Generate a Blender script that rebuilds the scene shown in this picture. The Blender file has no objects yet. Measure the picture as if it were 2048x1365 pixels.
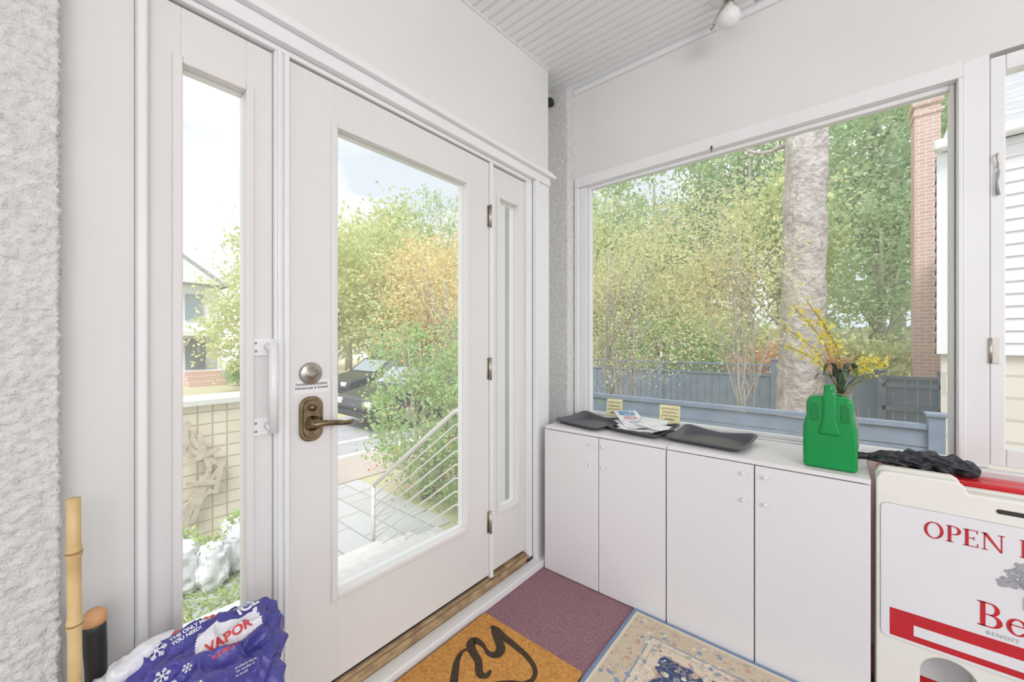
import bpy, bmesh, math, random
import numpy as np
from mathutils import Vector, Matrix, noise
from mathutils.bvhtree import BVHTree
random.seed(7); RS=np.random.RandomState(7)
S=bpy.context.scene
S.view_settings.view_transform='Standard'
COL=S.collection
# ---------------------------------------------------------------- materials
def nodes(name):
    m=bpy.data.materials.new(name); m.use_nodes=True
    nt=m.node_tree; return m,nt,nt.nodes['Principled BSDF']
def M(name,col,rough=.5,metal=0,var=None,bump=None,coord='Object',emit=0):
    m,nt,b=nodes(name); c=(*col,1)
    b.inputs['Base Color'].default_value=c; b.inputs['Roughness'].default_value=rough; b.inputs['Metallic'].default_value=metal
    tc=nt.nodes.new('ShaderNodeTexCoord')
    if var:
        sc,col2=var
        n=nt.nodes.new('ShaderNodeTexNoise'); n.inputs['Scale'].default_value=sc; n.inputs['Detail'].default_value=6
        nt.links.new(tc.outputs[coord],n.inputs['Vector'])
        r=nt.nodes.new('ShaderNodeValToRGB'); r.color_ramp.elements[0].position=.35; r.color_ramp.elements[1].position=.65
        r.color_ramp.elements[0].color=(*col2,1); r.color_ramp.elements[1].color=c
        nt.links.new(n.outputs['Fac'],r.inputs['Fac']); nt.links.new(r.outputs['Color'],b.inputs['Base Color'])
    if bump:
        sc,st,di=bump
        n=nt.nodes.new('ShaderNodeTexNoise'); n.inputs['Scale'].default_value=sc; n.inputs['Detail'].default_value=8
        nt.links.new(tc.outputs[coord],n.inputs['Vector'])
        bu=nt.nodes.new('ShaderNodeBump'); bu.inputs['Strength'].default_value=st; bu.inputs['Distance'].default_value=di
        nt.links.new(n.outputs['Fac'],bu.inputs['Height']); nt.links.new(bu.outputs['Normal'],b.inputs['Normal'])
    return m
def brickmat(name,c1,c2,mortar,w,h,ms,axis='xz',off=.5,rough=.85):
    m,nt,b=nodes(name); b.inputs['Roughness'].default_value=rough
    tc=nt.nodes.new('ShaderNodeTexCoord'); s=nt.nodes.new('ShaderNodeSeparateXYZ'); nt.links.new(tc.outputs['Object'],s.inputs[0])
    cb=nt.nodes.new('ShaderNodeCombineXYZ')
    if axis=='wall':
        a=nt.nodes.new('ShaderNodeMath'); a.operation='ADD'; nt.links.new(s.outputs[0],a.inputs[0]); nt.links.new(s.outputs[1],a.inputs[1])
        nt.links.new(a.outputs[0],cb.inputs[0]); nt.links.new(s.outputs[2],cb.inputs[1])
    else:
        nt.links.new(s.outputs[0],cb.inputs[0]); nt.links.new(s.outputs[1],cb.inputs[1])
    br=nt.nodes.new('ShaderNodeTexBrick'); nt.links.new(cb.outputs[0],br.inputs['Vector'])
    br.offset=off; br.inputs['Scale'].default_value=1; br.inputs['Brick Width'].default_value=w; br.inputs['Row Height'].default_value=h
    br.inputs['Mortar Size'].default_value=ms; br.inputs['Color1'].default_value=(*c1,1); br.inputs['Color2'].default_value=(*c2,1); br.inputs['Mortar'].default_value=(*mortar,1)
    nt.links.new(br.outputs['Color'],b.inputs['Base Color'])
    bu=nt.nodes.new('ShaderNodeBump'); bu.invert=True; bu.inputs['Strength'].default_value=.5; bu.inputs['Distance'].default_value=.01
    nt.links.new(br.outputs['Fac'],bu.inputs['Height']); nt.links.new(bu.outputs['Normal'],b.inputs['Normal'])
    return m
def leafmat(name,cols,trans=.35,pale=0.0):
    m,nt,b=nodes(name); nt.nodes.remove(b)
    g=nt.nodes.new('ShaderNodeNewGeometry'); r=nt.nodes.new('ShaderNodeValToRGB')
    el=r.color_ramp.elements; n=len(cols)
    while len(el)<n: el.new(.5)
    for i,c in enumerate(cols):
        c=tuple(a*(1-pale)+p*pale for a,p in zip(c,(.80,.82,.74)))  # pale mixes aerial haze into the leaf colours
        el[i].position=i/(n-1) ; el[i].color=(*c,1)
    nt.links.new(g.outputs['Random Per Island'],r.inputs['Fac'])
    d=nt.nodes.new('ShaderNodeBsdfDiffuse'); t=nt.nodes.new('ShaderNodeBsdfTranslucent'); mx=nt.nodes.new('ShaderNodeMixShader'); mx.inputs[0].default_value=trans
    nt.links.new(r.outputs[0],d.inputs[0]); nt.links.new(r.outputs[0],t.inputs[0]); nt.links.new(d.outputs[0],mx.inputs[1]); nt.links.new(t.outputs[0],mx.inputs[2])
    nt.links.new(mx.outputs[0],nt.nodes['Material Output'].inputs[0]); return m
def glassmat():
    m,nt,b=nodes('haze_veil_glass'); nt.nodes.remove(b); L=nt.links.new
    f=nt.nodes.new('ShaderNodeFresnel'); f.inputs[0].default_value=1.45
    mu=nt.nodes.new('ShaderNodeMath'); mu.operation='MULTIPLY'; mu.inputs[1].default_value=.6; L(f.outputs[0],mu.inputs[0])
    t=nt.nodes.new('ShaderNodeBsdfTransparent'); g=nt.nodes.new('ShaderNodeBsdfGlossy'); g.inputs['Roughness'].default_value=.03
    mx=nt.nodes.new('ShaderNodeMixShader'); L(mu.outputs[0],mx.inputs[0]); L(t.outputs[0],mx.inputs[1]); L(g.outputs[0],mx.inputs[2])
    tr=nt.nodes.new('ShaderNodeBsdfTranslucent'); tr.inputs[0].default_value=(.95,.96,.96,1)
    tc=nt.nodes.new('ShaderNodeTexCoord'); n=nt.nodes.new('ShaderNodeTexNoise'); n.inputs['Scale'].default_value=2.5; n.inputs['Detail'].default_value=5; L(tc.outputs['Object'],n.inputs['Vector'])
    mr=nt.nodes.new('ShaderNodeMapRange'); mr.inputs[1].default_value=.3; mr.inputs[2].default_value=.7; mr.inputs[3].default_value=.07; mr.inputs[4].default_value=.12; L(n.outputs['Fac'],mr.inputs[0])  # translucent white mixed into the glass as a haze veil over the view
    m2=nt.nodes.new('ShaderNodeMixShader'); L(mr.outputs[0],m2.inputs[0]); L(mx.outputs[0],m2.inputs[1]); L(tr.outputs[0],m2.inputs[2])
    L(m2.outputs[0],nt.nodes['Material Output'].inputs[0]); return m
WALL=M('wall_paint',(.81,.81,.785),.6,var=(1.5,(.775,.775,.75)),bump=(60,.05,.002))
TRIM=M('trim_paint',(.87,.875,.88),.35,var=(3,(.84,.845,.85)))
DOORP=M('door_paint',(.80,.785,.775),.4,var=(2,(.775,.76,.75)))
CEIL=M('ceiling_paint',(.92,.935,.94),.5,var=(2,(.89,.905,.91)))
STUC=M('stucco',(.87,.87,.86),.9,var=(45,(.75,.745,.73)),bump=(190,1,.007))
GLASS=glassmat()
CAB=M('laminate',(.85,.83,.845),.4,var=(1.2,(.825,.805,.82)))
DARKGAP=M('dark_gap',(.05,.045,.04),.9)
CARPET=M('mauve_carpet',(.46,.25,.29),.95,var=(160,(.25,.14,.17)),bump=(250,1,.006))
COIR=M('coir',(.84,.42,.11),.95,var=(90,(.62,.27,.06)),bump=(220,1,.008))
BLACKT=M('black_print',(.03,.026,.022),.95,var=(190,(.12,.07,.03)),bump=(220,1,.008))
TRAYM=M('tray_plastic',(.10,.105,.12),.36,bump=(200,.1,.001))
WHITEP=M('white_plastic',(.88,.88,.88),.3,var=(4,(.84,.84,.84)))
CREAM=M('cream_plastic',(.89,.87,.81),.5,var=(5,(.86,.84,.78)))
SIGNW=M('sign_sheet',(.86,.86,.88),.35,var=(3,(.83,.83,.86)))
SIGNR=M('sign_red',(.62,.02,.03),.4,var=(6,(.52,.02,.03)))
REDP=M('red_plastic',(.70,.02,.03),.35,var=(5,(.58,.015,.02)))
GREYINK=M('grey_ink',(.42,.42,.44),.6,var=(20,(.32,.32,.34)))
BRONZE=M('antique_brass',(.34,.26,.16),.25,1,var=(25,(.17,.13,.08)))
STEEL=M('satin_nickel',(.62,.58,.52),.35,1,var=(20,(.5,.46,.42)))
BLACK=M('black_plastic',(.02,.02,.022),.45,var=(10,(.03,.03,.03)))
FABRIC=M('umbrella_fabric',(.022,.022,.028),.45,var=(30,(.06,.06,.07)),bump=(55,.9,.008))
ORANGE=M('orange_rubber',(.74,.42,.22),.6,var=(8,(.66,.34,.16)))
BAMBOO=M('bamboo',(.76,.56,.28),.45,var=(12,(.62,.42,.18)))
BAMBOON=M('bamboo_node',(.48,.32,.14),.6,var=(20,(.36,.23,.1)))
GREENP=M('green_plastic',(.0,.33,.07),.22,var=(3,(.0,.28,.06)))
GREEND=M('green_plastic_shade',(.0,.25,.055),.3,var=(3,(.0,.21,.045)))  # darker copy of the jug green, shade put into the colour
PAPER=M('paper',(.88,.88,.87),.8,var=(8,(.82,.83,.84)))
NOTE=M('sticky_note',(.90,.84,.50),.8,var=(9,(.86,.80,.45)))
INK=M('ink_blue',(.05,.30,.62),.7,var=(9,(.04,.25,.55)))
DINK=M('ink_dark',(.06,.06,.08),.7,var=(9,(.1,.1,.12)))
WOODT=M('raw_wood',(.50,.36,.20),.7,var=(14,(.26,.17,.09)))
RAILM=M('rail_metal',(.84,.81,.77),.4,.1,var=(8,(.78,.75,.71)))
# ---------------------------------------------------------------- geometry helpers
def finish(o,struct=False,label=None,cat=None,group=None,kind=None):
    if struct: o['kind']='structure'
    if kind: o['kind']=kind
    if label: o['label']=label
    if cat: o['category']=cat
    if group: o['group']=group
    return o
def mk(name,verts,faces,mat,parent=None,smooth=False,bevel=0,seg=2,**k):
    me=bpy.data.meshes.new(name)
    vs=[Vector(v) for v in verts]; loc=Vector((0,0,0))
    if parent is None and vs:
        xs=[v.x for v in vs]; ys=[v.y for v in vs]; zs=[v.z for v in vs]
        loc=Vector(((min(xs)+max(xs))/2,(min(ys)+max(ys))/2,min(zs))); vs=[v-loc for v in vs]
    me.from_pydata([tuple(v) for v in vs],[],faces); me.update()
    o=bpy.data.objects.new(name,me); COL.objects.link(o); o.location=loc
    for mm in (mat if isinstance(mat,(list,tuple)) else [mat]): me.materials.append(mm)
    if parent is not None:
        o.parent=parent; o.matrix_parent_inverse=Matrix.Translation(parent.location).inverted()
    if smooth: me.polygons.foreach_set('use_smooth',[True]*len(me.polygons))
    if bevel:
        b=o.modifiers.new('bevel','BEVEL'); b.width=bevel; b.segments=seg; b.limit_method='ANGLE'; b.angle_limit=math.radians(40)
    return finish(o,**k)
def empty(name,loc,**k):
    o=bpy.data.objects.new(name,None); COL.objects.link(o); o.location=loc; o.empty_display_size=.05
    return finish(o,**k)
def bx(*bs):
    V=[];F=[]
    for (x0,x1,y0,y1,z0,z1) in bs:
        n=len(V); V+=[(x0,y0,z0),(x1,y0,z0),(x1,y1,z0),(x0,y1,z0),(x0,y0,z1),(x1,y0,z1),(x1,y1,z1),(x0,y1,z1)]
        F+=[[n+i for i in f] for f in ((3,2,1,0),(4,5,6,7),(0,1,5,4),(1,2,6,5),(2,3,7,6),(3,0,4,7))]
    return V,F
def box(name,bs,mat,parent=None,bevel=.002,**k):
    if not isinstance(bs,list): bs=[bs]
    V,F=bx(*bs); return mk(name,V,F,mat,parent,bevel=bevel,**k)
def merge(*parts):
    V=[];F=[]
    for v,f in parts:
        n=len(V); V+=list(v); F+=[[n+i for i in q] for q in f]
    return V,F
def tubeg(pts,rad,seg=8,lobes=None):
    pts=[Vector(p) for p in pts]; n=len(pts)
    if not isinstance(rad,(list,tuple)): rad=[rad]*n
    V=[];F=[]; up=None
    for i,p in enumerate(pts):
        t=(pts[min(i+1,n-1)]-pts[max(i-1,0)]).normalized()
        if up is None: up=t.orthogonal().normalized()
        up=(up-t*up.dot(t)); up=up.normalized() if up.length>1e-6 else t.orthogonal().normalized()
        b=t.cross(up)
        for j in range(seg):
            a=2*math.pi*j/seg; r=rad[i]
            if lobes: r*=1+lobes[1]*math.sin(a*lobes[0]+i*.35)
            V.append(p+up*(math.cos(a)*r)+b*(math.sin(a)*r))
    for i in range(n-1):
        for j in range(seg):
            F.append([i*seg+j,i*seg+(j+1)%seg,(i+1)*seg+(j+1)%seg,(i+1)*seg+j])
    F.append(list(range(seg))[::-1]); F.append([(n-1)*seg+j for j in range(seg)])
    return V,F
def tube(name,pts,rad,mat,parent=None,seg=10,lobes=None,**k):
    V,F=tubeg(pts,rad,seg,lobes); return mk(name,V,F,mat,parent,smooth=True,**k)
def cr(pts,n=8):
    P=[Vector(p) for p in pts]; out=[]
    for i in range(len(P)-1):
        a=P[max(i-1,0)];b=P[i];c=P[i+1];d=P[min(i+2,len(P)-1)]
        for j in range(n):
            t=j/n; out.append(.5*((2*b)+(c-a)*t+(2*a-5*b+4*c-d)*t*t+(3*b-a-3*c+d)*t**3))
    out.append(P[-1]); return out
def lathe(name,prof,c,mat,parent=None,seg=32,axis='z',**k):
    V=[];F=[];n=len(prof); c=Vector(c)
    for r,h in prof:
        for j in range(seg):
            a=2*math.pi*j/seg; u,v=r*math.cos(a),r*math.sin(a)
            V.append(c+Vector((u,v,h) if axis=='z' else ((h,u,v) if axis=='x' else (u,h,v))))
    for i in range(n-1):
        for j in range(seg): F.append([i*seg+j,i*seg+(j+1)%seg,(i+1)*seg+(j+1)%seg,(i+1)*seg+j])
    F.append(list(range(seg))[::-1]); F.append([(n-1)*seg+j for j in range(seg)])
    return mk(name,V,F,mat,parent,smooth=True,**k)
def prism(poly,o,u,v,n,d):
    o,u,v,n=Vector(o),Vector(u),Vector(v),Vector(n); m=len(poly)
    V=[o+u*a+v*b for a,b in poly]+[o+u*a+v*b+n*d for a,b in poly]
    F=[list(range(m))[::-1],[m+i for i in range(m)]]+[[i,(i+1)%m,m+(i+1)%m,m+i] for i in range(m)]
    return V,F
def rrect(x0,x1,y0,y1,r,n=5):
    P=[]
    for cx,cy,a0 in ((x1-r,y0+r,-90),(x1-r,y1-r,0),(x0+r,y1-r,90),(x0+r,y0+r,180)):
        for i in range(n+1):
            a=math.radians(a0+90*i/n); P.append((cx+r*math.cos(a),cy+r*math.sin(a)))
    return P
def ribbon(pts,w,nrm=Vector((0,0,1)),n=8,jit=0):
    P=cr(pts,n); V=[];F=[]; m=len(P)
    for i,p in enumerate(P):
        t=(P[min(i+1,m-1)]-P[max(i-1,0)]).normalized(); s=nrm.cross(t).normalized()
        ww=(w[0]+(w[1]-w[0])*abs(math.sin(math.pi*i/(m-1)*w[2])) if isinstance(w,tuple) else w)/2
        if jit: ww*=min(1,.3+.7*min(i,m-1-i)/6)
        V+=[p+s*ww,p-s*ww]
    for i in range(m-1): F.append([2*i,2*i+1,2*i+3,2*i+2])
    return V,F
def textg(txt,size,bold=0,align='LEFT',spacing=1,sub=0,shear=0):
    cu=bpy.data.curves.new('t','FONT'); cu.body=txt; cu.size=size; cu.offset=bold; cu.align_x=align; cu.space_character=spacing; cu.shear=shear; cu.resolution_u=4
    o=bpy.data.objects.new('t',cu); COL.objects.link(o); dg=bpy.context.evaluated_depsgraph_get(); dg.update()
    me=bpy.data.meshes.new_from_object(o.evaluated_get(dg)); bm=bmesh.new(); bm.from_mesh(me)
    bmesh.ops.remove_doubles(bm,verts=bm.verts,dist=1e-5)
    if sub:
        bmesh.ops.triangulate(bm,faces=bm.faces)
        for _ in range(5):
            e=[e for e in bm.edges if e.calc_length()>sub]
            if not e: break
            bmesh.ops.subdivide_edges(bm,edges=e,cuts=1); bmesh.ops.triangulate(bm,faces=bm.faces)
    V=[(v.co.x,v.co.y) for v in bm.verts]; F=[[v.index for v in f.verts] for f in bm.faces]
    bm.free(); bpy.data.objects.remove(o); bpy.data.curves.remove(cu); return V,F
def place2d(g,o,u,v,off=0):
    V,F=g; o,u,v=Vector(o),Vector(u).normalized(),Vector(v).normalized(); n=u.cross(v)
    return [o+u*a+v*b+n*off for a,b in V],F
def text(name,txt,size,o,u,v,mat,parent,off=.001,**kw):
    V,F=place2d(textg(txt,size,**kw),o,u,v,off); return mk(name,V,F,mat,parent)
def sharp(o,a=40):
    try: o.data.set_sharp_from_angle(angle=math.radians(a))
    except Exception: pass
    return o
# ================================================================= CAMERA
cd=bpy.data.cameras.new('camera'); cam=bpy.data.objects.new('camera',cd); COL.objects.link(cam); S.camera=cam
cd.sensor_width=36; cd.lens=777/2048*36; cd.clip_start=.05; cd.clip_end=400
cam.location=(0,0,1.25); cam.rotation_euler=(math.pi/2,0,math.radians(39.7))
# ================================================================= ROOM SHELL
DX=-1.31; WY=2.18
box('floor',(-1.60,3.2,-3.2,2.25,-.12,0),CARPET,struct=True,bevel=0)
box('wall_west',[(-1.47,-1.29,.03,1.885,2.165,2.95),(-1.47,DX,.03,.140,0,2.165),(-1.47,-1.30,1.775,1.885,0,2.165),(-1.47,-1.31,-1.6,.03,0,2.95),(-1.47,-1.36,.140,1.775,0,.05),(-1.62,-1.55,1.80,2.3,0,2.98)],WALL,struct=True,bevel=0)
box('wall_north',[(-1.6,3.2,WY,WY+.12,2.287,2.98),(-1.6,3.2,WY,WY+.12,0,.765),(1.35,3.2,WY,WY+.12,.765,2.287),(-1.6,-1.302,WY,WY+.12,.765,2.287)],WALL,struct=True,bevel=0)
def stucco(name,path,z0,z1,step,amp=1,sc=1):
    P=[Vector((*p,0)) for p in path]; pts=[];
    for i in range(len(P)-1):
        d=P[i+1]-P[i]; L=d.length; n=max(1,int(L/step)); nr=Vector((d.y,-d.x,0)).normalized()
        for j in range(n+(i==len(P)-2)): pts.append((P[i]+d*(j/n),nr,j if i else 99))
    nrm=[]
    for i in range(len(pts)):
        s=Vector((0,0,0))
        for k in range(max(0,i-2),min(len(pts),i+3)): s+=pts[k][1]
        nrm.append(s.normalized())
    nz=int((z1-z0)/step); V=[];F=[]; w=len(pts)
    for j in range(nz+1):
        z=z0+(z1-z0)*j/nz
        for (p,_,_),n in zip(pts,nrm):
            q=Vector((p.x,p.y,z))
            a=noise.noise(q*90*sc); b=abs(noise.noise(q*40*sc+Vector((4,4,4)))); c=noise.noise(q*170*sc)
            h=(max(a,-.12)*.0075+b*.0035+c*.0035)*amp
            V.append(q+n*h)
    for j in range(nz):
        for i in range(w-1): a=j*w+i; F.append([a,a+1,a+w+1,a+w])
    return mk(name,V,F,STUC,smooth=True,struct=True)
stucco('wall_stucco_west',[(-1.232,-.52),(-1.232,.018),(-1.33,.018)],0,2.95,.0042)
stucco('trim_corner_post',[(-1.555,2.09),(-1.285,2.09),(-1.285,2.185)],0,2.86,.0062,amp=.75)
# ceiling beadboard
V=[];F=[];prof=[];y=2.30; zc=lambda y:2.85-.07*(2.18-y)
while y>-3.2:
    for dy,dz in ((0,0),(.0385,0),(.041,.008),(.0435,0),(.0475,0),(.050,.008)): prof.append((y-dy,zc(y-dy)+dz))
    y-=.0525
for (yy,zz) in prof: V+=[(-1.62,yy,zz),(3.2,yy,zz)]
for i in range(len(prof)-1): F.append([2*i,2*i+1,2*i+3,2*i+2])
n=len(V); a,b=prof[0],prof[-1]; V+=[(-1.62,a[0],a[1]+.1),(3.2,a[0],a[1]+.1),(-1.62,b[0],b[1]+.1),(3.2,b[0],b[1]+.1)]; F.append([n,n+2,n+3,n+1])
mk('ceiling',V,F,CEIL,struct=True)
box('trim_ceiling_north',(-1.285,3.2,WY-.020,WY+.002,2.822,2.852),TRIM,struct=True,bevel=.006)
V,F=prism([(0,0),(.014,0),(.014,.016),(0,.016)],(-1.291,-1.6,2.580),(1,0,0),(0,0,1),(0,1,0.07),3.48)
mk('trim_ceiling_west',V,F,TRIM,struct=True)
# ---- door wall frame
fr=[(-1.43,-1.295,.141,.165,.05,2.149),(-1.43,-1.30,.4455,.487,.05,2.132),(-1.43,-1.30,1.4015,1.4235,.05,2.132),(-1.43,-1.30,1.695,1.744,.05,2.132),(-1.43,-1.30,.166,1.744,2.133,2.149)]
box('trim_door_frame',fr,TRIM,struct=True,bevel=.003)
box('trim_door_strip',[(-1.299,-1.292,.452,.462,.06,2.13),(-1.299,-1.292,.470,.484,.06,2.13)],WHITEP,struct=True,bevel=.002)
box('trim_door_casing',[(-1.294,-1.277,.142,.160,.0,2.149),(-1.30,-1.283,1.776,1.885,0,2.149),(-1.30,-1.272,1.745,1.775,0,2.149)],TRIM,struct=True,bevel=.004)
box('trim_door_head',[(-1.31,-1.275,.10,1.888,2.150,2.195),(-1.31,-1.252,.09,1.915,2.195,2.215),(-1.31,-1.265,.095,1.905,2.215,2.232)],TRIM,struct=True,bevel=.004)
box('trim_threshold',[(-1.298,-1.237,.10,1.90,0,.035)],TRIM,struct=True,bevel=.004)
box('trim_threshold_wood',[(-1.40,-1.300,.165,1.694,.0,.085)],WOODT,struct=True,bevel=.004)
box('trim_threshold_lip',[(-1.299,-1.287,.17,1.70,.060,.076)],WOODT,struct=True,bevel=.003)
def panelframe(y0,y1,z0,z1,gy0,gy1,gz0,gz1,xa,xb):
    return [(xa,xb,y0,gy0,z0,z1),(xa,xb,gy1,y1,z0,z1),(xa,xb,gy0,gy1,z0,gz0),(xa,xb,gy0,gy1,gz1,z1)]
def lite(gy0,gy1,gz0,gz1,xa,xb,w=.018,i=.003):
    return [(xa,xb,gy0-w,gy0+i,gz0-w,gz1+w),(xa,xb,gy1-i,gy1+w,gz0-w,gz1+w),(xa,xb,gy0+i,gy1-i,gz0-w,gz0+i),(xa,xb,gy0+i,gy1-i,gz1-i,gz1+w)]
def doorleaf(name,y0,y1,gy0,gy1,x=DX,z0=.097,z1=2.127,gz0=.385,gz1=1.98):
    e=empty(name,(x-.02,(y0+y1)/2,z0),struct=True)
    box('panel',panelframe(y0,y1,z0,z1,gy0,gy1,gz0,gz1,x-.045,x),DOORP,e,bevel=.0015)
    box('glazing_bead',lite(gy0,gy1,gz0,gz1,x-.0205,x+.010),DOORP,e,bevel=.004)
    box('outer_bead',lite(gy0,gy1,gz0,gz1,x-.053,x-.0255),TRIM,e,bevel=.002)
    V=[(x-.023,gy0-.004,gz0-.004),(x-.023,gy1+.004,gz0-.004),(x-.023,gy1+.004,gz1+.004),(x-.023,gy0-.004,gz1+.004)]
    mk('glass',V,[[0,1,2,3]],GLASS,e)
    return e
side1=doorleaf('window_1',.167,.444,.229,.377,x=-1.318)
door=doorleaf('door_1',.490,1.399,.637,1.246)
side2=doorleaf('window_2',1.4255,1.694,1.480,1.632,x=-1.318)
box('under_door_shade',(-1.35,-1.315,.495,1.395,.086,.0965),BLACK,door,bevel=0)  # black strip put in for the dark, shaded gap under the door
for z in (1.863,1.114,.36):
    tube('hinge',[(-1.300,1.4005,z-.055),(-1.300,1.4005,z+.055)],.0075,STEEL,door,seg=12)
    box('hinge_leaf',(-1.312,-1.3075,1.385,1.4005,z-.052,z+.052),STEEL,door,bevel=.001)
e=door
lathe('deadbolt',[(0.0,.0),(.036,.0),(.036,.004),(.030,.009),(.014,.010),(.013,.014),(0.0,.015)],(DX,.553,1.145),STEEL,e,axis='x',label='round satin nickel deadbolt rose')
box('deadbolt_turn',(DX+.012,DX+.024,.544,.562,1.142,1.148),STEEL,e,bevel=.002)
V,F=prism(rrect(-.037,.037,-.073,.073,.034,10),(DX,.553,.998),(0,1,0),(0,0,1),(1,0,0),.010); mk('escutcheon',V,F,BRONZE,e,bevel=.004,seg=3,label='antique brass rounded backplate')
V,F=prism(rrect(-.027,.027,-.062,.062,.026,10),(DX+.008,.553,.998),(0,1,0),(0,0,1),(1,0,0),.007); mk('escutcheon_center',V,F,BRONZE,e,bevel=.004,seg=3)
lathe('lever_rose',[(0,.0),(.025,.0),(.024,.010),(.014,.02),(.012,.045),(0,.046)],(DX+.012,.553,.985),BRONZE,e,axis='x')
tube('lever_handle',cr([(DX+.05,.545,.985),(DX+.055,.57,.987),(DX+.054,.61,.983),(DX+.05,.65,.976),(DX+.045,.675,.979)],6),[.011]*8+[.0095]*8+[.008]*6+[.006]*3,BRONZE,e,seg=12)
tube('thumb_button',[(DX+.01,.553,1.035),(DX+.022,.553,1.035)],.011,BRONZE,e,seg=16)
box('label_strip',(DX,DX+.0008,.503,.614,1.080,1.123),WHITEP,e,bevel=0,label='white printed label strip')
text('label_text','Vertical is unlocked.\nHorizontal is locked.',.0125,(DX+.001,.506,1.107),(0,1,0),(0,0,1),DINK,e,off=.0004,bold=.0002)
ph=empty('pull_handle',(-1.318,.42,.976),label='white metal grab handle screwed on door frame beside glass',cat='door handle')
for z in (1.232,.995):
    V,F=prism(rrect(.385,.447,z-.026,z+.026,.008),(-1.3175,0,0),(0,1,0),(0,0,1),(1,0,0),.006); mk('bracket',V,F,WHITEP,ph,bevel=.002)
    tube('bracket_arm',[(-1.312,.432,z),(-1.268,.432,z)],.013,WHITEP,ph,seg=14)
    for dz in (-.012,.012):
        tube('screw',[(-1.312,.398,z+dz),(-1.3095,.398,z+dz)],.0035,STEEL,ph,seg=8)
tube('grip',[(-1.272,.432,.98),(-1.272,.432,1.247)],.0125,WHITEP,ph,seg=18)
# ---- window wall
ZB,ZT=.79,2.225
box('trim_window_casing',[(-1.278,.364,WY-.018,WY+.1,ZT,ZT+.06),(-1.278,-1.250,WY-.018,WY+.1,.791,ZT-.001),(-1.249,-1.206,WY+.005,WY+.1,.791,ZT-.001),
   (.352,.364,WY-.018,WY+.1,.791,ZT-.001),(.366,.430,WY-.005,WY+.1,.791,2.286),(-1.278,.43,WY-.01,WY+.1,.766,ZB)],TRIM,struct=True,bevel=.003)
e=empty('window_3',(-.42,WY+.05,ZB),struct=True)
x0,x1=-1.205,.350
box('sash',[(x0,x0+.020,WY+.02,WY+.055,ZB,ZT),(x1-.014,x1,WY+.02,WY+.055,ZB,ZT),(x0+.020,x1-.014,WY+.02,WY+.055,ZB,ZB+.018),(x0+.020,x1-.014,WY+.02,WY+.055,ZT-.018,ZT)],TRIM,e,bevel=.003)
def pane(y,a,b,c,d,e): mk('glass',[(a,y,c),(b,y,c),(b,y,d),(a,y,d)],[[0,1,2,3]],GLASS,e)
pane(WY+.040,x0+.01,x1-.005,ZB+.01,ZT-.01,e)
e=empty('window_4',(.9,WY+.05,ZB),struct=True)
box('sash',[(.432,.468,WY+.0,WY+.06,.802,2.27),(1.25,1.30,WY+.0,WY+.06,.802,2.27),(.468,1.25,WY,WY+.06,.802,.865),(.468,1.25,WY,WY+.06,2.215,2.27)],TRIM,e,bevel=.004)
pane(WY+.03,.46,1.26,.86,2.22,e)
box('hinge',[(.430,.452,WY-.006,WY+.001,1.17,1.26)],STEEL,e,bevel=.001)
tube('hinge_pin',[(.431,WY-.008,1.17),(.431,WY-.008,1.26)],.005,STEEL,e,seg=10)
tube('latch',cr([(.448,WY-.006,1.92),(.444,WY-.014,1.91),(.449,WY-.013,1.885),(.446,WY-.006,1.87)],5),.0035,STEEL,e,seg=8)
tube('latch_cord',cr([(.446,WY-.010,1.89),(.449,WY-.010,1.85),(.445,WY-.010,1.81),(.449,WY-.010,1.77)],5),[.002]*5+[.0035]*11,GREYINK,e,seg=8,lobes=(4,.4))
box('trim_window_sill',[(.366,1.40,WY-.045,WY-.001,.745,.790),(.366,1.4,WY-.03,WY-.001,.70,.744)],TRIM,struct=True,bevel=.005)
hk=empty('window_hook',(-.48,WY+.02,2.205),label='small brass turn latch on top window frame',cat='latch')
box('plate',(-.485,-.475,WY-.021,WY-.0175,2.222,2.240),BRONZE,hk,bevel=.001)
tube('hook',cr([(-.48,WY-.02,2.232),(-.48,WY-.028,2.228),(-.478,WY-.027,2.214),(-.481,WY-.02,2.208)],4),.0025,BRONZE,hk,seg=8)
# light fixture
lf=empty('ceiling_light',(-.37,2.02,2.80),label='metal bare-bulb light fixture fixed to the ceiling',cat='light fixture')
zc0=zc(2.0)
lathe('canopy',[(0,.004),(.080,.004),(.076,-.014),(.040,-.024),(.030,-.028),(0,-.028)],(-.37,1.99,zc0),WHITEP,lf)
lathe('socket',[(0,-.024),(.021,-.024),(.021,-.058),(.025,-.060),(.025,-.070),(0,-.070)],(-.37,1.99,zc0),STEEL,lf,label='metal lamp socket')
for a in (.3,2.4,4.5):
    c,s=math.cos(a),math.sin(a)
    tube('bulb_clip',cr([(-.37+.02*c,1.99+.02*s,zc0-.028),(-.37+.07*c,1.99+.07*s,zc0-.038),(-.37+.105*c,1.99+.105*s,zc0-.055),(-.37+.108*c,1.99+.108*s,zc0-.080)],5),.0045,STEEL,lf,seg=8)
    tube('thumb_screw',[(-.37+.100*c,1.99+.100*s,zc0-.07),(-.37+.125*c,1.99+.125*s,zc0-.07)],.006,STEEL,lf,seg=8)
lathe('bulb',[(.0,-.066),(.022,-.066),(.026,-.078),(.040,-.095),(.047,-.112),(.043,-.134),(.026,-.150),(.0,-.156)],(-.37,1.99,zc0),WHITEP,lf)
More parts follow.
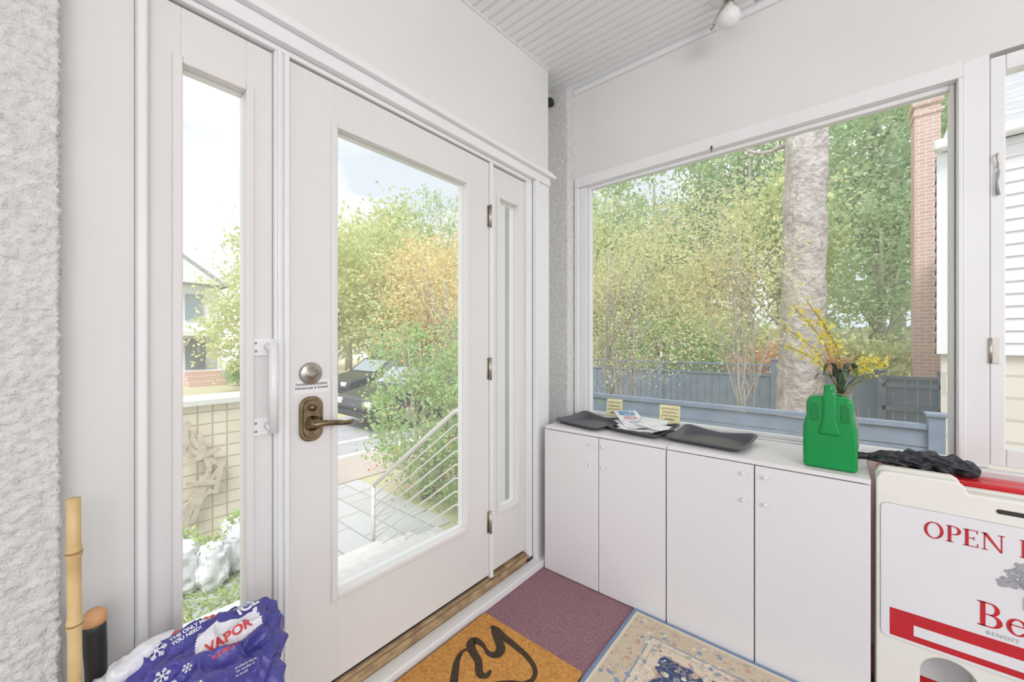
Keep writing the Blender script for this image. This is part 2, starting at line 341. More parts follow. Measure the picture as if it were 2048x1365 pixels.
# ================================================================= CABINETS
def knob(x,z,p):
    lathe('knob',[(0,0),(.004,0),(.004,-.010),(.0065,-.012),(.007,-.016),(.005,-.018),(0,-.018)],(x,1.757,z),WHITEP,p,axis='y',seg=16)
for (xa,xb,kx) in ((-1.226,-.5755,((-.94),(-.868))),(-.5715,.0935,((-.274),(-.202)))):
    cbt=empty('cabinet',((xa+xb)/2,1.98,0),label='white laminate two-door storage cabinet under the window',cat='cabinet',group='white storage cabinets under the window')
    box('body',[(xa,xa+.016,1.776,2.160,0,.769),(xb-.016,xb,1.776,2.160,0,.769),(xa+.016,xb-.016,1.79,2.160,.0,.769)],CAB,cbt,bevel=0)
    box('top_panel',(xa,xb,1.765,2.160,.7695,.785),CAB,cbt,bevel=.001)
    xm=(xa+xb)/2
    for i,(a,b) in enumerate(((xa+.001,xm-.0022),(xm+.0022,xb-.001))):
        d=box('door',(a,b,1.757,1.774,.004,.766),CAB,cbt,bevel=.0015)
        for z in (.732,.629): knob(kx[i],z,d)
# ================================================================= TRAYS
def tray(cx,cy,w,d,ang,label):
    n=7; ca,sa=math.cos(ang),math.sin(ang)
    def sub(R):
        out=[];m=len(R)
        for i in range(m):
            a,b=R[i],R[(i+1)%m]; L=math.hypot(a[0]-b[0],a[1]-b[1]); k=8 if L>.05 else 1
            for j in range(k): out.append((a[0]+(b[0]-a[0])*j/k,a[1]+(b[1]-a[1])*j/k))
        return out
    def ringz(hw,hd,r,zf): 
        return [(x,y,zf(x/hw,y/hd)) for x,y in sub(rrect(-hw,hw,-hd,hd,r,n))]
    g=lambda u,v:.022+.022*max(0,v)**1.5*abs(u)**1.5
    W,D=w/2,d/2
    R=[ringz(W-.034,D-.034,.02,lambda u,v:.0035),ringz(W-.028,D-.028,.024,lambda u,v:.005),ringz(W-.011,D-.011,.032,lambda u,v:g(u,v)),ringz(W-.003,D-.003,.036,lambda u,v:g(u,v)+.002),ringz(W,D,.038,lambda u,v:g(u,v)),ringz(W,D,.038,lambda u,v:g(u,v)-.003),
       ringz(W-.008,D-.008,.034,lambda u,v:g(u,v)-.004),ringz(W-.026,D-.026,.024,lambda u,v:.001),ringz(W-.030,D-.030,.022,lambda u,v:0)]
    V=[];F=[];N=len(R[0])
    for rg in R:
        for x,y,z in rg: V.append((cx+x*ca-y*sa,cy+x*sa+y*ca,.7855+z))
    for k in range(len(R)-1):
        for i in range(N): F.append([k*N+i,k*N+(i+1)%N,(k+1)*N+(i+1)%N,(k+1)*N+i])
    F.append(list(range(N))[::-1]); F.append([(len(R)-1)*N+i for i in range(N)])
    return sharp(mk('tray',V,F,TRAYM,smooth=True,label=label,cat='tray',group='black plastic trays on the cabinets'),30)
tray(-1.055,1.950,.31,.27,-.22,'empty dark plastic tray with raised edges by the stucco post')
tray(-.755,1.970,.28,.27,-.15,'dark plastic tray with a pile of papers in it')
tray(-.440,1.960,.33,.27,-.10,'empty dark plastic tray with raised edges on the second cabinet')
def sheet(name,cx,cy,z,w,h,ang,mat,label,cat,curl=.006,group=None,tilt=(0,0),fold=0):
    V=[];F=[];n=10
    for j in range(n+1):
        for i in range(n+1):
            x=(i/n-.5)*w; y=(j/n-.5)*h; zz=curl*((i/n-.5)**2*3+.4*math.sin(j))+tilt[0]*x+tilt[1]*y+fold*abs(i/n-.5)
            V.append((cx+x*math.cos(ang)-y*math.sin(ang),cy+x*math.sin(ang)+y*math.cos(ang),z+zz))
    for j in range(n):
        for i in range(n): a=j*(n+1)+i; F.append([a,a+1,a+n+2,a+n+1])
    o=mk(name,V,F,mat,smooth=True,label=label,cat=cat,group=group)
    m=o.modifiers.new('s','SOLIDIFY'); m.thickness=.0014; return o
for i in range(6):
    sheet('paper',-.745+RS.uniform(-.02,.02),1.945+RS.uniform(-.02,.02),.803+i*.0042,.18+RS.uniform(-.02,.03),.20,RS.uniform(-.7,.3),PAPER,'loose white sheet of paper piled in the tray','paper',group='papers in the tray',curl=.007,fold=.012*(i%3))
fl=sheet('flyer',-.82,1.955,.846,.125,.19,.75,PAPER,'white flyer with blue and red printing on paper pile','flyer',curl=.002,tilt=(-.02,.26))
for t,s,o,mt in (('MAKE A',.024,(0,.058),INK),('MOVE?',.028,(0,.032),INK),('=========',.010,(.0,.015),DINK),('CALL US',.018,(.0,-.008),SIGNR),('---------',.012,(.0,-.03),SIGNR),('=======',.012,(.0,-.055),INK)):
    ca,sa=math.cos(.75),math.sin(.75); V,F=textg(t,s,bold=.0010,align='CENTER')
    W=[( -.82+(a+o[0])*ca-(b+o[1])*sa, 1.955+(a+o[0])*sa+(b+o[1])*ca, .8508-.02*(a+o[0])+.26*(b+o[1])) for a,b in V]
    mk('printing',W,F,mt,fl)
sheet('envelope',-.675,1.895,.838,.14,.10,-.3,PAPER,'white envelope on top of paper pile','envelope',curl=.004,tilt=(-.08,.05))
sheet('envelope',-.70,1.965,.845,.13,.09,.2,PAPER,'white envelope on top of paper pile','envelope',curl=.004,tilt=(-.04,.05))
def note(cx,cy,z0,w,h,tilt,label):
    u=Vector((math.cos(tilt),math.sin(tilt),0)); v=Vector((0,.25,1)).normalized(); n=u.cross(v)
    o=Vector((cx,cy,z0)); V=[];F=[];N=6
    for j in range(N+1):
        for i in range(N+1): V.append(o+u*((i/N-.5)*w)+v*(j/N*h)+n*(.010*(j/N)**2))
    for j in range(N):
        for i in range(N): a=j*(N+1)+i; F.append([a,a+1,a+N+2,a+N+1])
    ob=mk('sticky_note',V,F,NOTE,smooth=True,label=label,cat='sticky note')
    parts=[]
    for r in range(4):
        b=h*(.80-.19*r); L=w*(.42,.36,.40,.22)[r]; pts=[]
        for q in range(22):
            a=-L+2*L*q/21; jj=b/h; pts.append(o+u*a+v*(b+.005*math.sin(q*2.3+r)+.002*math.sin(q*5.1))+n*(.010*jj*jj+.0012))
        parts.append(ribbon(pts,.0016,n,3))
    mk('handwriting',*merge(*parts),DINK,ob)
note(-.965,2.065,.820,.090,.10,.1,'yellow sticky note with handwriting standing in the first tray')
note(-.665,2.085,.818,.105,.095,0,'yellow sticky note with handwriting standing in the paper tray')
# ================================================================= GREEN JUG
jg=empty('jug',(-.012,1.86,.785),label='bright green plastic jug with moulded handle on the cabinet',cat='jug')
J=(-.014,1.855,.7855); K=.82
def rp(name,poly,y0,dep,mat,bev,seg=5):
    V,F=prism([(a*K,b) for a,b in poly],(J[0],J[1]+y0,J[2]),(1,0,0),(0,0,1),(0,1,0),dep); return sharp(mk(name,V,F,mat,jg,bevel=bev,seg=seg,smooth=True),60)
rp('body',[(-.094,.0),(.094,.0),(.094,.150),(.088,.174),(.082,.188),(.082,.236),(.074,.258),(.040,.264),(-.040,.264),(-.074,.258),(-.082,.236),(-.082,.188),(-.088,.174),(-.094,.150)],-.048,.100,GREENP,.013,6)
rp('handle',[(-.040,.125),(.040,.125),(.030,.160),(.024,.190),(.024,.264),(.018,.286),(-.018,.286),(-.024,.264),(-.024,.190),(-.030,.160)],-.056,.040,GREENP,.009)
rp('grip_recess_shade',[(-.070,.172),(-.036,.172),(-.034,.240),(-.060,.240),(-.070,.228)],-.0492,.010,GREEND,.004,3)  # darker panels on the jug front paint the shade of the grip recesses
rp('grip_recess_shade',[(.036,.172),(.070,.172),(.070,.228),(.060,.240),(.034,.240)],-.0492,.010,GREEND,.004,3)
rp('handle_bridge',[(-.018,.250),(.018,.250),(.016,.286),(-.016,.286)],-.025,.060,GREENP,.008)
lathe('cap',[(0,.268),(.016,.268),(.017,.272),(.017,.299),(.015,.305),(0,.306)],(J[0]+.0,J[1]-.034,J[2]),GREENP,jg)
# ================================================================= VASE WITH YELLOW FLOWERS
PETAL=leafmat('yellow_petal',[(.86,.74,.14),(.93,.86,.28),(.80,.76,.20)],.4)
VASEM=M('grey_vase',(.30,.29,.29),.4,var=(8,(.2,.2,.2)))
fp=empty('flower_vase',(.02,2.055,.785),label='grey vase of artificial yellow forsythia sprays with dark leaves',cat='vase of flowers')
lathe('vase',[(0,0),(.045,0),(.055,.05),(.056,.12),(.042,.18),(.030,.23),(.036,.255),(.028,.255),(0,.18)],(.02,2.05,.7855),VASEM,fp)
LEAFD=M('dark_leaf',(.045,.075,.045),.35,var=(20,(.09,.15,.07)))
parts=[]
for i in range(12):
    a=i*2.4; L=.09+.03*(i%3); up=.05+.02*(i%4)
    p0=Vector((.02,2.05,1.03)); d=Vector((math.cos(a),math.sin(a)*.45,0))
    pts=[p0,p0+d*L*.35+Vector((0,0,up)),p0+d*L*.8+Vector((0,0,up*1.1)),p0+d*L+Vector((0,0,up*.7))]
    P=cr(pts,5); V=[];F=[]
    for k,p in enumerate(P):
        w=.012*math.sin(math.pi*min(1,(k+1.5)/(len(P)+.5))); s=Vector((-d.y,d.x,0)).normalized()
        V+=[p+s*w+Vector((0,0,w*.6)),p-s*w+Vector((0,0,w*.6))]
    for k in range(len(P)-1): F.append([2*k,2*k+1,2*k+3,2*k+2])
    parts.append((V,F))
mk('leaves',*merge(*parts),LEAFD,fp)
STEMM=M('twig',(.45,.33,.10),.7,var=(20,(.33,.24,.07)))
def leafcloud(name,C,size,mat,parent=None,asp=.55,seed=1,**k):
    R=np.random.RandomState(seed); n=len(C); a=R.normal(size=(n,3)); a/=np.linalg.norm(a,axis=1)[:,None]
    b=np.cross(a,R.normal(size=(n,3))); b/=np.linalg.norm(b,axis=1)[:,None]
    s=(size*R.uniform(.6,1.3,size=n))[:,None]
    V=np.stack([C-a*s,C-b*s*asp,C+a*s,C+b*s*asp],1).reshape(-1,3); F=np.arange(4*n).reshape(-1,4)
    me=bpy.data.meshes.new(name); me.vertices.add(4*n); me.vertices.foreach_set('co',V.astype(np.float32).ravel())
    me.loops.add(4*n); me.loops.foreach_set('vertex_index',F.ravel().astype(np.int32)); me.polygons.add(n)
    me.polygons.foreach_set('loop_start',np.arange(0,4*n,4,dtype=np.int32))
    me.update(calc_edges=True); me.validate(); me.materials.append(mat)
    o=bpy.data.objects.new(name,me); COL.objects.link(o)
    if parent is not None: o.parent=parent; o.matrix_parent_inverse=Matrix.Translation(parent.location).inverted()
    return finish(o,**k)
parts=[];C=[]
tips=[(-.09,2.06,1.42),(-.13,2.06,1.39),(-.17,2.05,1.31),(-.16,2.05,1.23),(-.04,2.04,1.32),(.09,2.03,1.19),(.14,2.04,1.18),(-.06,2.06,1.37)]
for t in tips:
    t=Vector(t); p0=Vector((.02,2.05,1.02)); mid=(p0+t)/2+Vector((.025,0,.03)); P=cr([p0,mid,t],10)
    parts.append(tubeg(P,.0018,5))
    for k in range(9,len(P)):
        for _ in range(4):
            C.append(P[k]+Vector(RS.normal(size=3)*np.array([.014,.010,.012])))
mk('stems',*merge(*parts),STEMM,fp,smooth=True)
leafcloud('blossoms',np.array([list(c) for c in C]),.0125,PETAL,fp,asp=.45,seed=3)
# ================================================================= SIGNS & UMBRELLA
rs=empty('red_sign',(.43,1.95,0),label='red plastic folding sign frame standing against the window wall',cat='sign')
V,F=prism(rrect(.118,.76,0,.800,.02),(0,1.895,0),(1,0,0),(0,0,1),(0,1,0),.045); mk('front_frame',V,F,REDP,rs,bevel=.004)
V,F=prism(rrect(.118,.76,0,.800,.02),(0,1.945,0),(1,0,0),(0,0,1),(0,1,0),.045); mk('back_frame',V,F,REDP,rs,bevel=.004)
V,F=prism(rrect(.15,.72,.12,.70,.01),(0,1.892,0),(1,0,0),(0,0,1),(0,1,0),.004); mk('panel',V,F,SIGNW,rs)
SY=1.785
sg=empty('open_house_sign',(.43,SY+.04,0),label='cream plastic sidewalk sign with red open house lettering',cat='sign')
def arch(cx,r,h): 
    return [(cx-r,0)]+[(cx-r*math.cos(math.radians(a)),h-r+r*math.sin(math.radians(a))) for a in range(0,181,15)]+[(cx+r,0)]
top=[(.765,0),(.765,.79),(.755,.812),(.74,.816),(.58,.816),(.565,.806),(.56,.785),(.31,.785),(.305,.806),(.29,.816),(.133,.816),(.118,.812),(.108,.79)]
outl=[(.108,.0)]+arch(.272,.062,.262)+arch(.60,.062,.262)+top
for i,yy in enumerate((SY,SY+.075)):
    V,F=prism(outl,(0,yy,0),(1,0,0),(0,0,1),(0,1,0),.028)
    mk('front_board' if i==0 else 'back_board',V,F,CREAM,sg,bevel=.004)
for a,b in ((.14,.28),(.59,.73)): box('hinge_block',(a,b,SY+.028,SY+.075,.70,.80),CREAM,sg,bevel=.004)
V,F=prism(rrect(.365,.50,.744,.757,.006),(0,SY-.001,0),(1,0,0),(0,0,1),(0,1,0),.002); mk('hand_slot',V,F,DARKGAP,sg)
V,F=prism(rrect(.119,.752,.275,.715,.016),(0,SY-.004,0),(1,0,0),(0,0,1),(0,1,0),.005); mk('printed_panel',V,F,SIGNW,sg,label='white printed sheet')
V,F=prism(rrect(.1183,.7527,.2743,.7157,.017),(0,SY-.0025,0),(1,0,0),(0,0,1),(0,1,0),.003); mk('panel_gasket',V,F,GREYINK,sg)
YF=SY-.0048
def fr2(name,polys,mat,yo=0,inc=0): 
    parts=[prism(p,(0,YF-yo-inc*i,0),(1,0,0),(0,0,1),(0,1,0),.0006) for i,p in enumerate(polys)]; return mk(name,*merge(*parts),mat,sg)
R4=lambda a,b,c,d:[(a,b),(c,b),(c,d),(a,d)]
fr2('red_band',[R4(.140,.285,.752,.374)],SIGNR)
fr2('white_band',[R4(.195,.305,.752,.338)],SIGNW,.0008)
def ringp(cx,cy,ro,so,ri,si,a0=0,a1=360,n=28):
    out=[]
    for i in range(n):
        t0=math.radians(a0+(a1-a0)*i/n); t1=math.radians(a0+(a1-a0)*(i+1)/n)
        out.append([(cx+ro*math.cos(t0),cy+so*math.sin(t0)),(cx+ro*math.cos(t1),cy+so*math.sin(t1)),(cx+ri*math.cos(t1),cy+si*math.sin(t1)),(cx+ri*math.cos(t0),cy+si*math.sin(t0))])
    return out
G={'O':(ringp(.42,.5,.42,.52,.28,.46),.92),
'P':([R4(.08,0,.22,1),R4(0,0,.32,.045),R4(0,.955,.34,1),R4(.22,.46,.34,.505)]+ringp(.32,.73,.30,.27,.16,.225,-90,90,14),.68),
'E':([R4(.08,0,.22,1),R4(0,0,.6,.045),R4(0,.955,.58,1),R4(.22,.48,.45,.53),R4(.54,.8,.58,1),R4(.56,0,.6,.22),R4(.42,.4,.45,.61)],.70),
'N':([R4(.1,0,.15,1),R4(.74,0,.79,1),[(.04,1),(.22,1),(.79,0),(.72,-.02)],R4(0,0,.25,.045),R4(0,.955,.2,1),R4(.64,.955,.89,1)],.98),
'H':([R4(.08,0,.22,1),R4(.62,0,.76,1),R4(.22,.48,.62,.53),R4(0,0,.3,.045),R4(0,.955,.3,1),R4(.54,0,.84,.045),R4(.54,.955,.84,1)],.92),
'U':([R4(.08,.3,.22,1),R4(.66,.3,.71,1),R4(0,.955,.3,1),R4(.56,.955,.81,1)]+ringp(.395,.32,.315,.34,.18,.28,180,360,14),.88),
'B':([R4(.08,0,.22,1),R4(0,0,.36,.045),R4(0,.955,.34,1),R4(.22,.49,.36,.535)]+ringp(.34,.74,.26,.26,.13,.215,-90,90,14)+ringp(.36,.265,.31,.265,.165,.22,-90,90,14),.72),
'e':([R4(.1,.36,.54,.40)]+ringp(.3,.32,.29,.34,.16,.29,12,325,24),.64),
'n':([R4(.06,0,.18,.62),R4(0,0,.26,.04),R4(.40,0,.52,.42),R4(.34,0,.6,.04),R4(0,.58,.16,.62)]+ringp(.33,.42,.19,.22,.08,.16,0,150,12),.64),
'o':(ringp(.3,.32,.29,.34,.17,.29),.64),
'i':([R4(.06,0,.18,.62),R4(0,0,.25,.04),R4(0,.58,.16,.62),R4(.06,.78,.18,.92)],.30),
't':([R4(.08,.08,.19,.85),R4(0,.58,.34,.62)]+ringp(.24,.12,.16,.14,.05,.08,180,320,8),.38),
'S':(ringp(.29,.74,.25,.27,.14,.22,20,270,14)+ringp(.29,.26,.27,.27,.15,.22,-160,90,14),.64),' ':([],.42)}
def word(w,x,z,s,mat,nm,sp=.04):
    polys=[]
    for c in w:
        P,adv=G[c]
        for p in P: polys.append([(x+a*s,z+b*s) for a,b in p])
        x+=(adv+sp)*s
    fr2(nm,polys,mat,.0006)
word('OPEN',.218,.632,.050,SIGNR,'open_lettering',.02)
word('HOUSE',.407,.632,.050,SIGNR,'house_lettering',.02)
word('Benoit',.328,.405,.072,SIGNR,'large_lettering',.03)
text('small_lettering','BENOIT MIZNER',.015,(.345,YF-.001,.384),(1,0,0),(0,0,1),GREYINK,sg,off=.0004,spacing=1.25)
blob=[]
for lx,lz,lr in ((.440,.597,.034),(.402,.570,.028),(.480,.572,.032),(.440,.560,.034),(.418,.600,.024),(.466,.610,.022),(.385,.550,.016),(.505,.555,.020)):
    for i in range(34):
        a=RS.uniform(0,6.28); r=lr*math.sqrt(RS.uniform()); cx=lx+r*math.cos(a); cz=lz+r*math.sin(a)*.8; q=RS.uniform(.003,.007)
        cz=min(cz,.620)
        blob.append([(cx+q*math.cos(t*math.pi/3+i),cz+q*math.sin(t*math.pi/3+i)) for t in range(6)])
blob+=[[(.430,.484),(.450,.484),(.444,.56),(.436,.56)],[(.437,.525),(.440,.528),(.405,.565),(.402,.562)],[(.441,.525),(.444,.522),(.478,.560),(.475,.563)]]; fr2('tree_emblem',blob,GREYINK,.0004,1e-5)
fr2('house_emblem',[[(.416,.484),(.525,.484),(.525,.520),(.470,.552),(.416,.520)]],SIGNR,.0042)
fr2('house_emblem_door',[R4(.428,.484,.446,.509),R4(.464,.500,.486,.520)],SIGNW,.0048)
um=empty('umbrella',(.22,1.94,.80),label='folded black compact umbrella lying on the red sign frame',cat='umbrella')
P=cr([(.095,1.925,.830),(.16,1.93,.832),(.23,1.94,.832),(.30,1.945,.830),(.365,1.955,.820)],14); m=len(P); V=[];F=[];sg_=72
for i,p in enumerate(P):
    q=i/(m-1); r0=.013+.018*math.sin(min(1,q*1.15)*math.pi*.75)
    if q>.90: r0*=1-(q-.90)*7
    for j in range(sg_):
        a=2*math.pi*j/sg_; fold=abs(math.sin(a*3.5+q*3.2+math.sin(q*9)))*.5+abs(math.sin(a*8+q*7))*.22
        h=r0*(.68+fold*.6+.7*noise.noise(Vector((q*11,math.cos(a)*2.2,math.sin(a)*2.2))))
        V.append(p+Vector((noise.noise(Vector((j*.4,q*8,0)))*.010,math.cos(a)*h*1.2,max(-.026,math.sin(a)*h*.95))))
for i in range(m-1):
    for j in range(sg_): F.append([i*sg_+j,i*sg_+(j+1)%sg_,(i+1)*sg_+(j+1)%sg_,(i+1)*sg_+j])
F.append(list(range(sg_))[::-1]); F.append([(m-1)*sg_+j for j in range(sg_)])
mk('canopy',V,F,FABRIC,um,smooth=True)
tube('handle',cr([(.035,1.92,.824),(.06,1.922,.827),(.10,1.925,.830)],6),[.012,.015,.013,.015,.013,.015,.013,.015,.013,.014,.012,.011,.009],BLACK,um,seg=16)
# ================================================================= FLOOR TEXTILES
mat_=empty('doormat',(-.96,.92,0),label='orange coir doormat with black script lettering by the door',cat='doormat')
box('coir',(-1.222,-.722,.50,1.28,0.001,.018),COIR,mat_,bevel=.003)
def Z(p,k=0): return Vector((p[0],p[1],.0184+k*.0001))
# script word running along +y, its last letter a 'y' whose tail swings back under the word
parts=[ribbon([Z(p,i) for p in st],w,n=12,jit=1) for i,(st,w) in enumerate((
 ([(-.93,.72),(-.97,.80),(-1.02,.90),(-1.08,.97),(-1.12,1.02),(-1.135,1.065),(-1.11,1.085),(-1.06,1.07),(-1.01,1.03),(-.985,1.04),(-.99,1.07)],(.012,.030,2)),
 ([(-1.02,1.05),(-1.08,1.075),(-1.13,1.10),(-1.14,1.13),(-1.10,1.135),(-1.05,1.12),(-1.02,1.135),(-1.03,1.17),(-1.08,1.20),(-1.13,1.225)],(.014,.038,2)),
 ([(-1.14,1.235),(-1.07,1.222),(-1.00,1.215),(-.93,1.205),(-.87,1.18),(-.845,1.14),(-.86,1.10),(-.90,1.07),(-.94,1.02),(-.96,.94),(-.95,.86)],(.042,.018,1))))]
mk('script_lettering',*merge(*parts),BLACKT,mat_)
def rugmat():
    m,nt,b=nodes('rug'); b.inputs['Roughness'].default_value=.95
    N=nt.nodes.new; L=nt.links.new
    tc=N('ShaderNodeTexCoord'); s=N('ShaderNodeSeparateXYZ'); L(tc.outputs['Generated'],s.inputs[0])
    W,H=1.92,2.66
    def math_(op,a,bv=None,c=None):
        n=N('ShaderNodeMath'); n.operation=op
        for i,x in enumerate((a,bv,c)):
            if x is None: continue
            if isinstance(x,(int,float)): n.inputs[i].default_value=x
            else: L(x,n.inputs[i])
        return n.outputs[0]
    X=math_('MULTIPLY',s.outputs[0],W); Y=math_('MULTIPLY',s.outputs[1],H)
    d=math_('MINIMUM',math_('MINIMUM',X,math_('SUBTRACT',W,X)),math_('MINIMUM',Y,math_('SUBTRACT',H,Y)))
    cv=N('ShaderNodeCombineXYZ'); L(X,cv.inputs[0]); L(Y,cv.inputs[1])
    nz=N('ShaderNodeTexNoise'); nz.inputs['Scale'].default_value=11; nz.inputs['Detail'].default_value=3; L(cv.outputs[0],nz.inputs['Vector'])
    dd=math_('ADD',d,math_('MULTIPLY',math_('SUBTRACT',nz.outputs['Fac'],.5),math_('MULTIPLY',math_('GREATER_THAN',d,.19),.09)))
    r=N('ShaderNodeValToRGB'); r.color_ramp.interpolation='CONSTANT'; el=r.color_ramp.elements
    cream=(.78,.69,.54);beige=(.68,.57,.42);dn=(.06,.09,.19)
    st=[(0,(.20,.30,.46)),(.014,cream),(.024,(.50,.38,.30)),(.027,beige),(.120,(.30,.36,.46)),(.126,cream),(.145,(.62,.40,.34)),(.150,cream),(.190,(.62,.42,.36)),(.197,dn),(.62,cream)]
    while len(el)<len(st): el.new(.5)
    for i,(p,c) in enumerate(st): el[i].position=p; el[i].color=(*c,1)
    L(dd,r.inputs[0])
    ad=N('ShaderNodeMixRGB'); ad.blend_type='ADD'; ad.inputs[0].default_value=.06; L(cv.outputs[0],ad.inputs[1]); L(nz.outputs['Color'],ad.inputs[2])
    v=N('ShaderNodeTexVoronoi'); v.inputs['Scale'].default_value=34; L(ad.outputs[0],v.inputs['Vector'])
    hs=N('ShaderNodeSeparateColor'); L(v.outputs['Color'],hs.inputs[0])
    fr_=N('ShaderNodeValToRGB'); fr_.color_ramp.interpolation='CONSTANT'; e2=fr_.color_ramp.elements
    cs=[(.60,.36,.30),(.26,.34,.48),(.80,.72,.58),(.46,.46,.34),(.66,.50,.34),(.82,.74,.62)]
    while len(e2)<len(cs): e2.new(.5)
    for i,c in enumerate(cs): e2[i].position=i/len(cs); e2[i].color=(*c,1)
    L(hs.outputs[0],fr_.inputs[0])
    mask=math_('MULTIPLY',math_('LESS_THAN',v.outputs['Distance'],.36),math_('GREATER_THAN',v.outputs['Distance'],.08))
    big=math_('GREATER_THAN',d,.030); mask=math_('MULTIPLY',mask,big)
    mx=N('ShaderNodeMixRGB'); L(mask,mx.inputs[0]); L(r.outputs[0],mx.inputs[1]); L(fr_.outputs[0],mx.inputs[2])
    w=N('ShaderNodeTexNoise'); w.inputs['Scale'].default_value=26; w.inputs['Detail'].default_value=1; L(cv.outputs[0],w.inputs['Vector'])
    vm=math_('MULTIPLY',math_('LESS_THAN',math_('ABSOLUTE',math_('SUBTRACT',w.outputs['Fac'],.5)),.022),big)
    m2=N('ShaderNodeMixRGB'); L(math_('MULTIPLY',vm,.6),m2.inputs[0]); L(mx.outputs[0],m2.inputs[1]); m2.inputs[2].default_value=(.48,.42,.36,1)
    L(m2.outputs[0],b.inputs['Base Color'])
    n3=N('ShaderNodeTexNoise'); n3.inputs['Scale'].default_value=300; L(tc.outputs['Object'],n3.inputs['Vector'])
    bu=N('ShaderNodeBump'); bu.inputs['Distance'].default_value=.004; bu.inputs['Strength'].default_value=.6; L(n3.outputs['Fac'],bu.inputs['Height']); L(bu.outputs[0],b.inputs['Normal'])
    return m
box('rug',(-.715,1.205,-.90,1.752,.001,.010),rugmat(),bevel=.002,label='beige and navy floral oriental-style rug in front of cabinets',cat='rug')
# ================================================================= LEFT CORNER CLUTTER
bp_=(30,.8,.012)
NAVY=M('bag_navy',(.085,.075,.36),.2,var=(7,(.06,.055,.28)),bump=bp_)
LBLUE=M('bag_light_blue',(.38,.56,.86),.22,var=(7,(.30,.48,.80)),bump=bp_)
BAGW=M('bag_white',(.86,.86,.90),.25,var=(7,(.79,.79,.85)),bump=bp_)
BAGR=M('bag_red',(.7,.04,.05),.35,var=(7,(.6,.03,.04)))
PRW=M('bag_print_white',(.88,.88,.91),.35,var=(7,(.84,.84,.88)))
PRN=M('bag_print_navy',(.07,.065,.32),.35,var=(7,(.05,.05,.26)))
def lump(name,c,r,mat,parent=None,amp=.03,sc=6,p=.6,seed=0,res=48,crease=0,**k):
    V=[];F=[];n=res;m=res//2
    for j in range(m+1):
        th=math.pi*j/m
        for i in range(n):
            ph=2*math.pi*i/n
            f=lambda t:math.copysign(abs(t)**p,t)
            d=Vector((f(math.sin(th))*f(math.cos(ph)),f(math.sin(th))*f(math.sin(ph)),f(math.cos(th))))
            q=Vector((d.x*r[0],d.y*r[1],d.z*r[2]))
            h=noise.noise(q*sc+Vector((seed,0,0)))*amp+(.5-abs(noise.noise(q*sc*2.1+Vector((0,seed,3)))))*amp*.6
            if crease:
                w=q+Vector((noise.noise(q*7),noise.noise(q*7+Vector((5,0,0))),0))*.03
                h+=crease*(.35-abs(noise.noise(Vector((w.x*30,w.y*13,w.z*22)))) )+crease*.6*(.3-abs(noise.noise(Vector((w.x*20,w.y*44,w.z*30+7)))))
            V.append(Vector(c)+q+d.normalized()*h)
    for j in range(m):
        for i in range(n): F.append([j*n+i,(j+1)*n+i,(j+1)*n+(i+1)%n,j*n+(i+1)%n])
    return mk(name,V,F,mat,parent,smooth=True,**k)
lathe('bucket',[(0,0),(.10,0),(.115,.44),(.122,.445),(.122,.465),(.108,.465),(.105,.44),(0,.43)],(-1.045,.245,0),WHITEP,label='white plastic bucket under the ice melt bag',cat='bucket')
lump('plastic_sack',(-1.115,.085,.285),(.072,.062,.285),BAGW,amp=.03,sc=8,seed=4,res=80,crease=.02,label='crumpled white plastic sack standing in the corner',cat='plastic bag')
bag=empty('ice_melt_bag',(-1.03,.235,.47),label='blue and white plastic ice melt bag slumped over bucket',cat='bag of ice melt')
cc=Vector((-1.022,.232,.538))
body=lump('bag_body',cc,(.122,.120,.082),NAVY,bag,amp=.040,sc=10,p=.8,seed=9,res=240,crease=.026)
me=body.data
for mm in (BAGW,LBLUE,BAGR): me.materials.append(mm)
for pl in me.polygons:
    q=pl.center-cc; nn=noise.noise(q*11+Vector((3,7,1)))*.030
    idx=0
    if q.y>.040+nn and q.x<-.03+nn: idx=2
    if -.060<q.y<.005+nn and -.09<q.x<-.035: idx=3
    if -.005+nn*.5<q.x<.048+nn*.5 and q.y>-.030+nn and q.y<.080: idx=1
    pl.material_index=idx
bm=bmesh.new(); bm.from_mesh(me); bvh=BVHTree.FromBMesh(bm)
def onbag(g,o,u,nrm,name,mat,off=.0015):
    u=Vector(u).normalized(); nrm=Vector(nrm).normalized(); v=nrm.cross(u).normalized(); nrm=u.cross(v); o=Vector(o)
    V=[]; last=None
    for a,b in g[0]:
        p=o+u*a+v*b+nrm*.4; h=bvh.ray_cast(p,-nrm)
        if h[0] is not None and h[3]<.75: last=h[0]+nrm*off
        V.append(last if last is not None else o)
    mk(name,V,g[1],mat,bag)
NR=(.80,-.12,.60)
onbag(textg('VAPOR',.025,bold=.0008,sub=.003,spacing=1.05),(-.985,.212,.61),(-.10,.98,.12),NR,'brand_lettering',BAGR,.0025)
onbag(textg('ICE MELTER',.009,bold=.0003,sub=.003),(-.970,.214,.60),(-.10,.98,.12),NR,'lettering',BAGR,.0022)
onbag(textg('THE ONLY MELT\nYOU NEED!',.0095,bold=.0003,sub=.003),(-1.062,.168,.62),(.0,.95,.2),NR,'lettering',PRW,.0022)
onbag(textg('MAX',.026,bold=.0010,sub=.003),(-1.112,.205,.63),(.1,.95,.1),NR,'lettering',PRW,.0025)
onbag(textg('ICE',.030,bold=.0012,sub=.003),(-1.045,.280,.62),(-.1,.97,.2),NR,'lettering',PRW,.0025)
onbag(textg('FREE',.015,bold=.0006,sub=.003),(-1.080,.272,.62),(-.1,.97,.2),NR,'lettering',PRN,.0022)
onbag(textg('products may be\nthe number of\nto handle',.0065,sub=.003),(-.925,.235,.59),(-.1,.98,-.1),NR,'small_print',PRW,.0022)
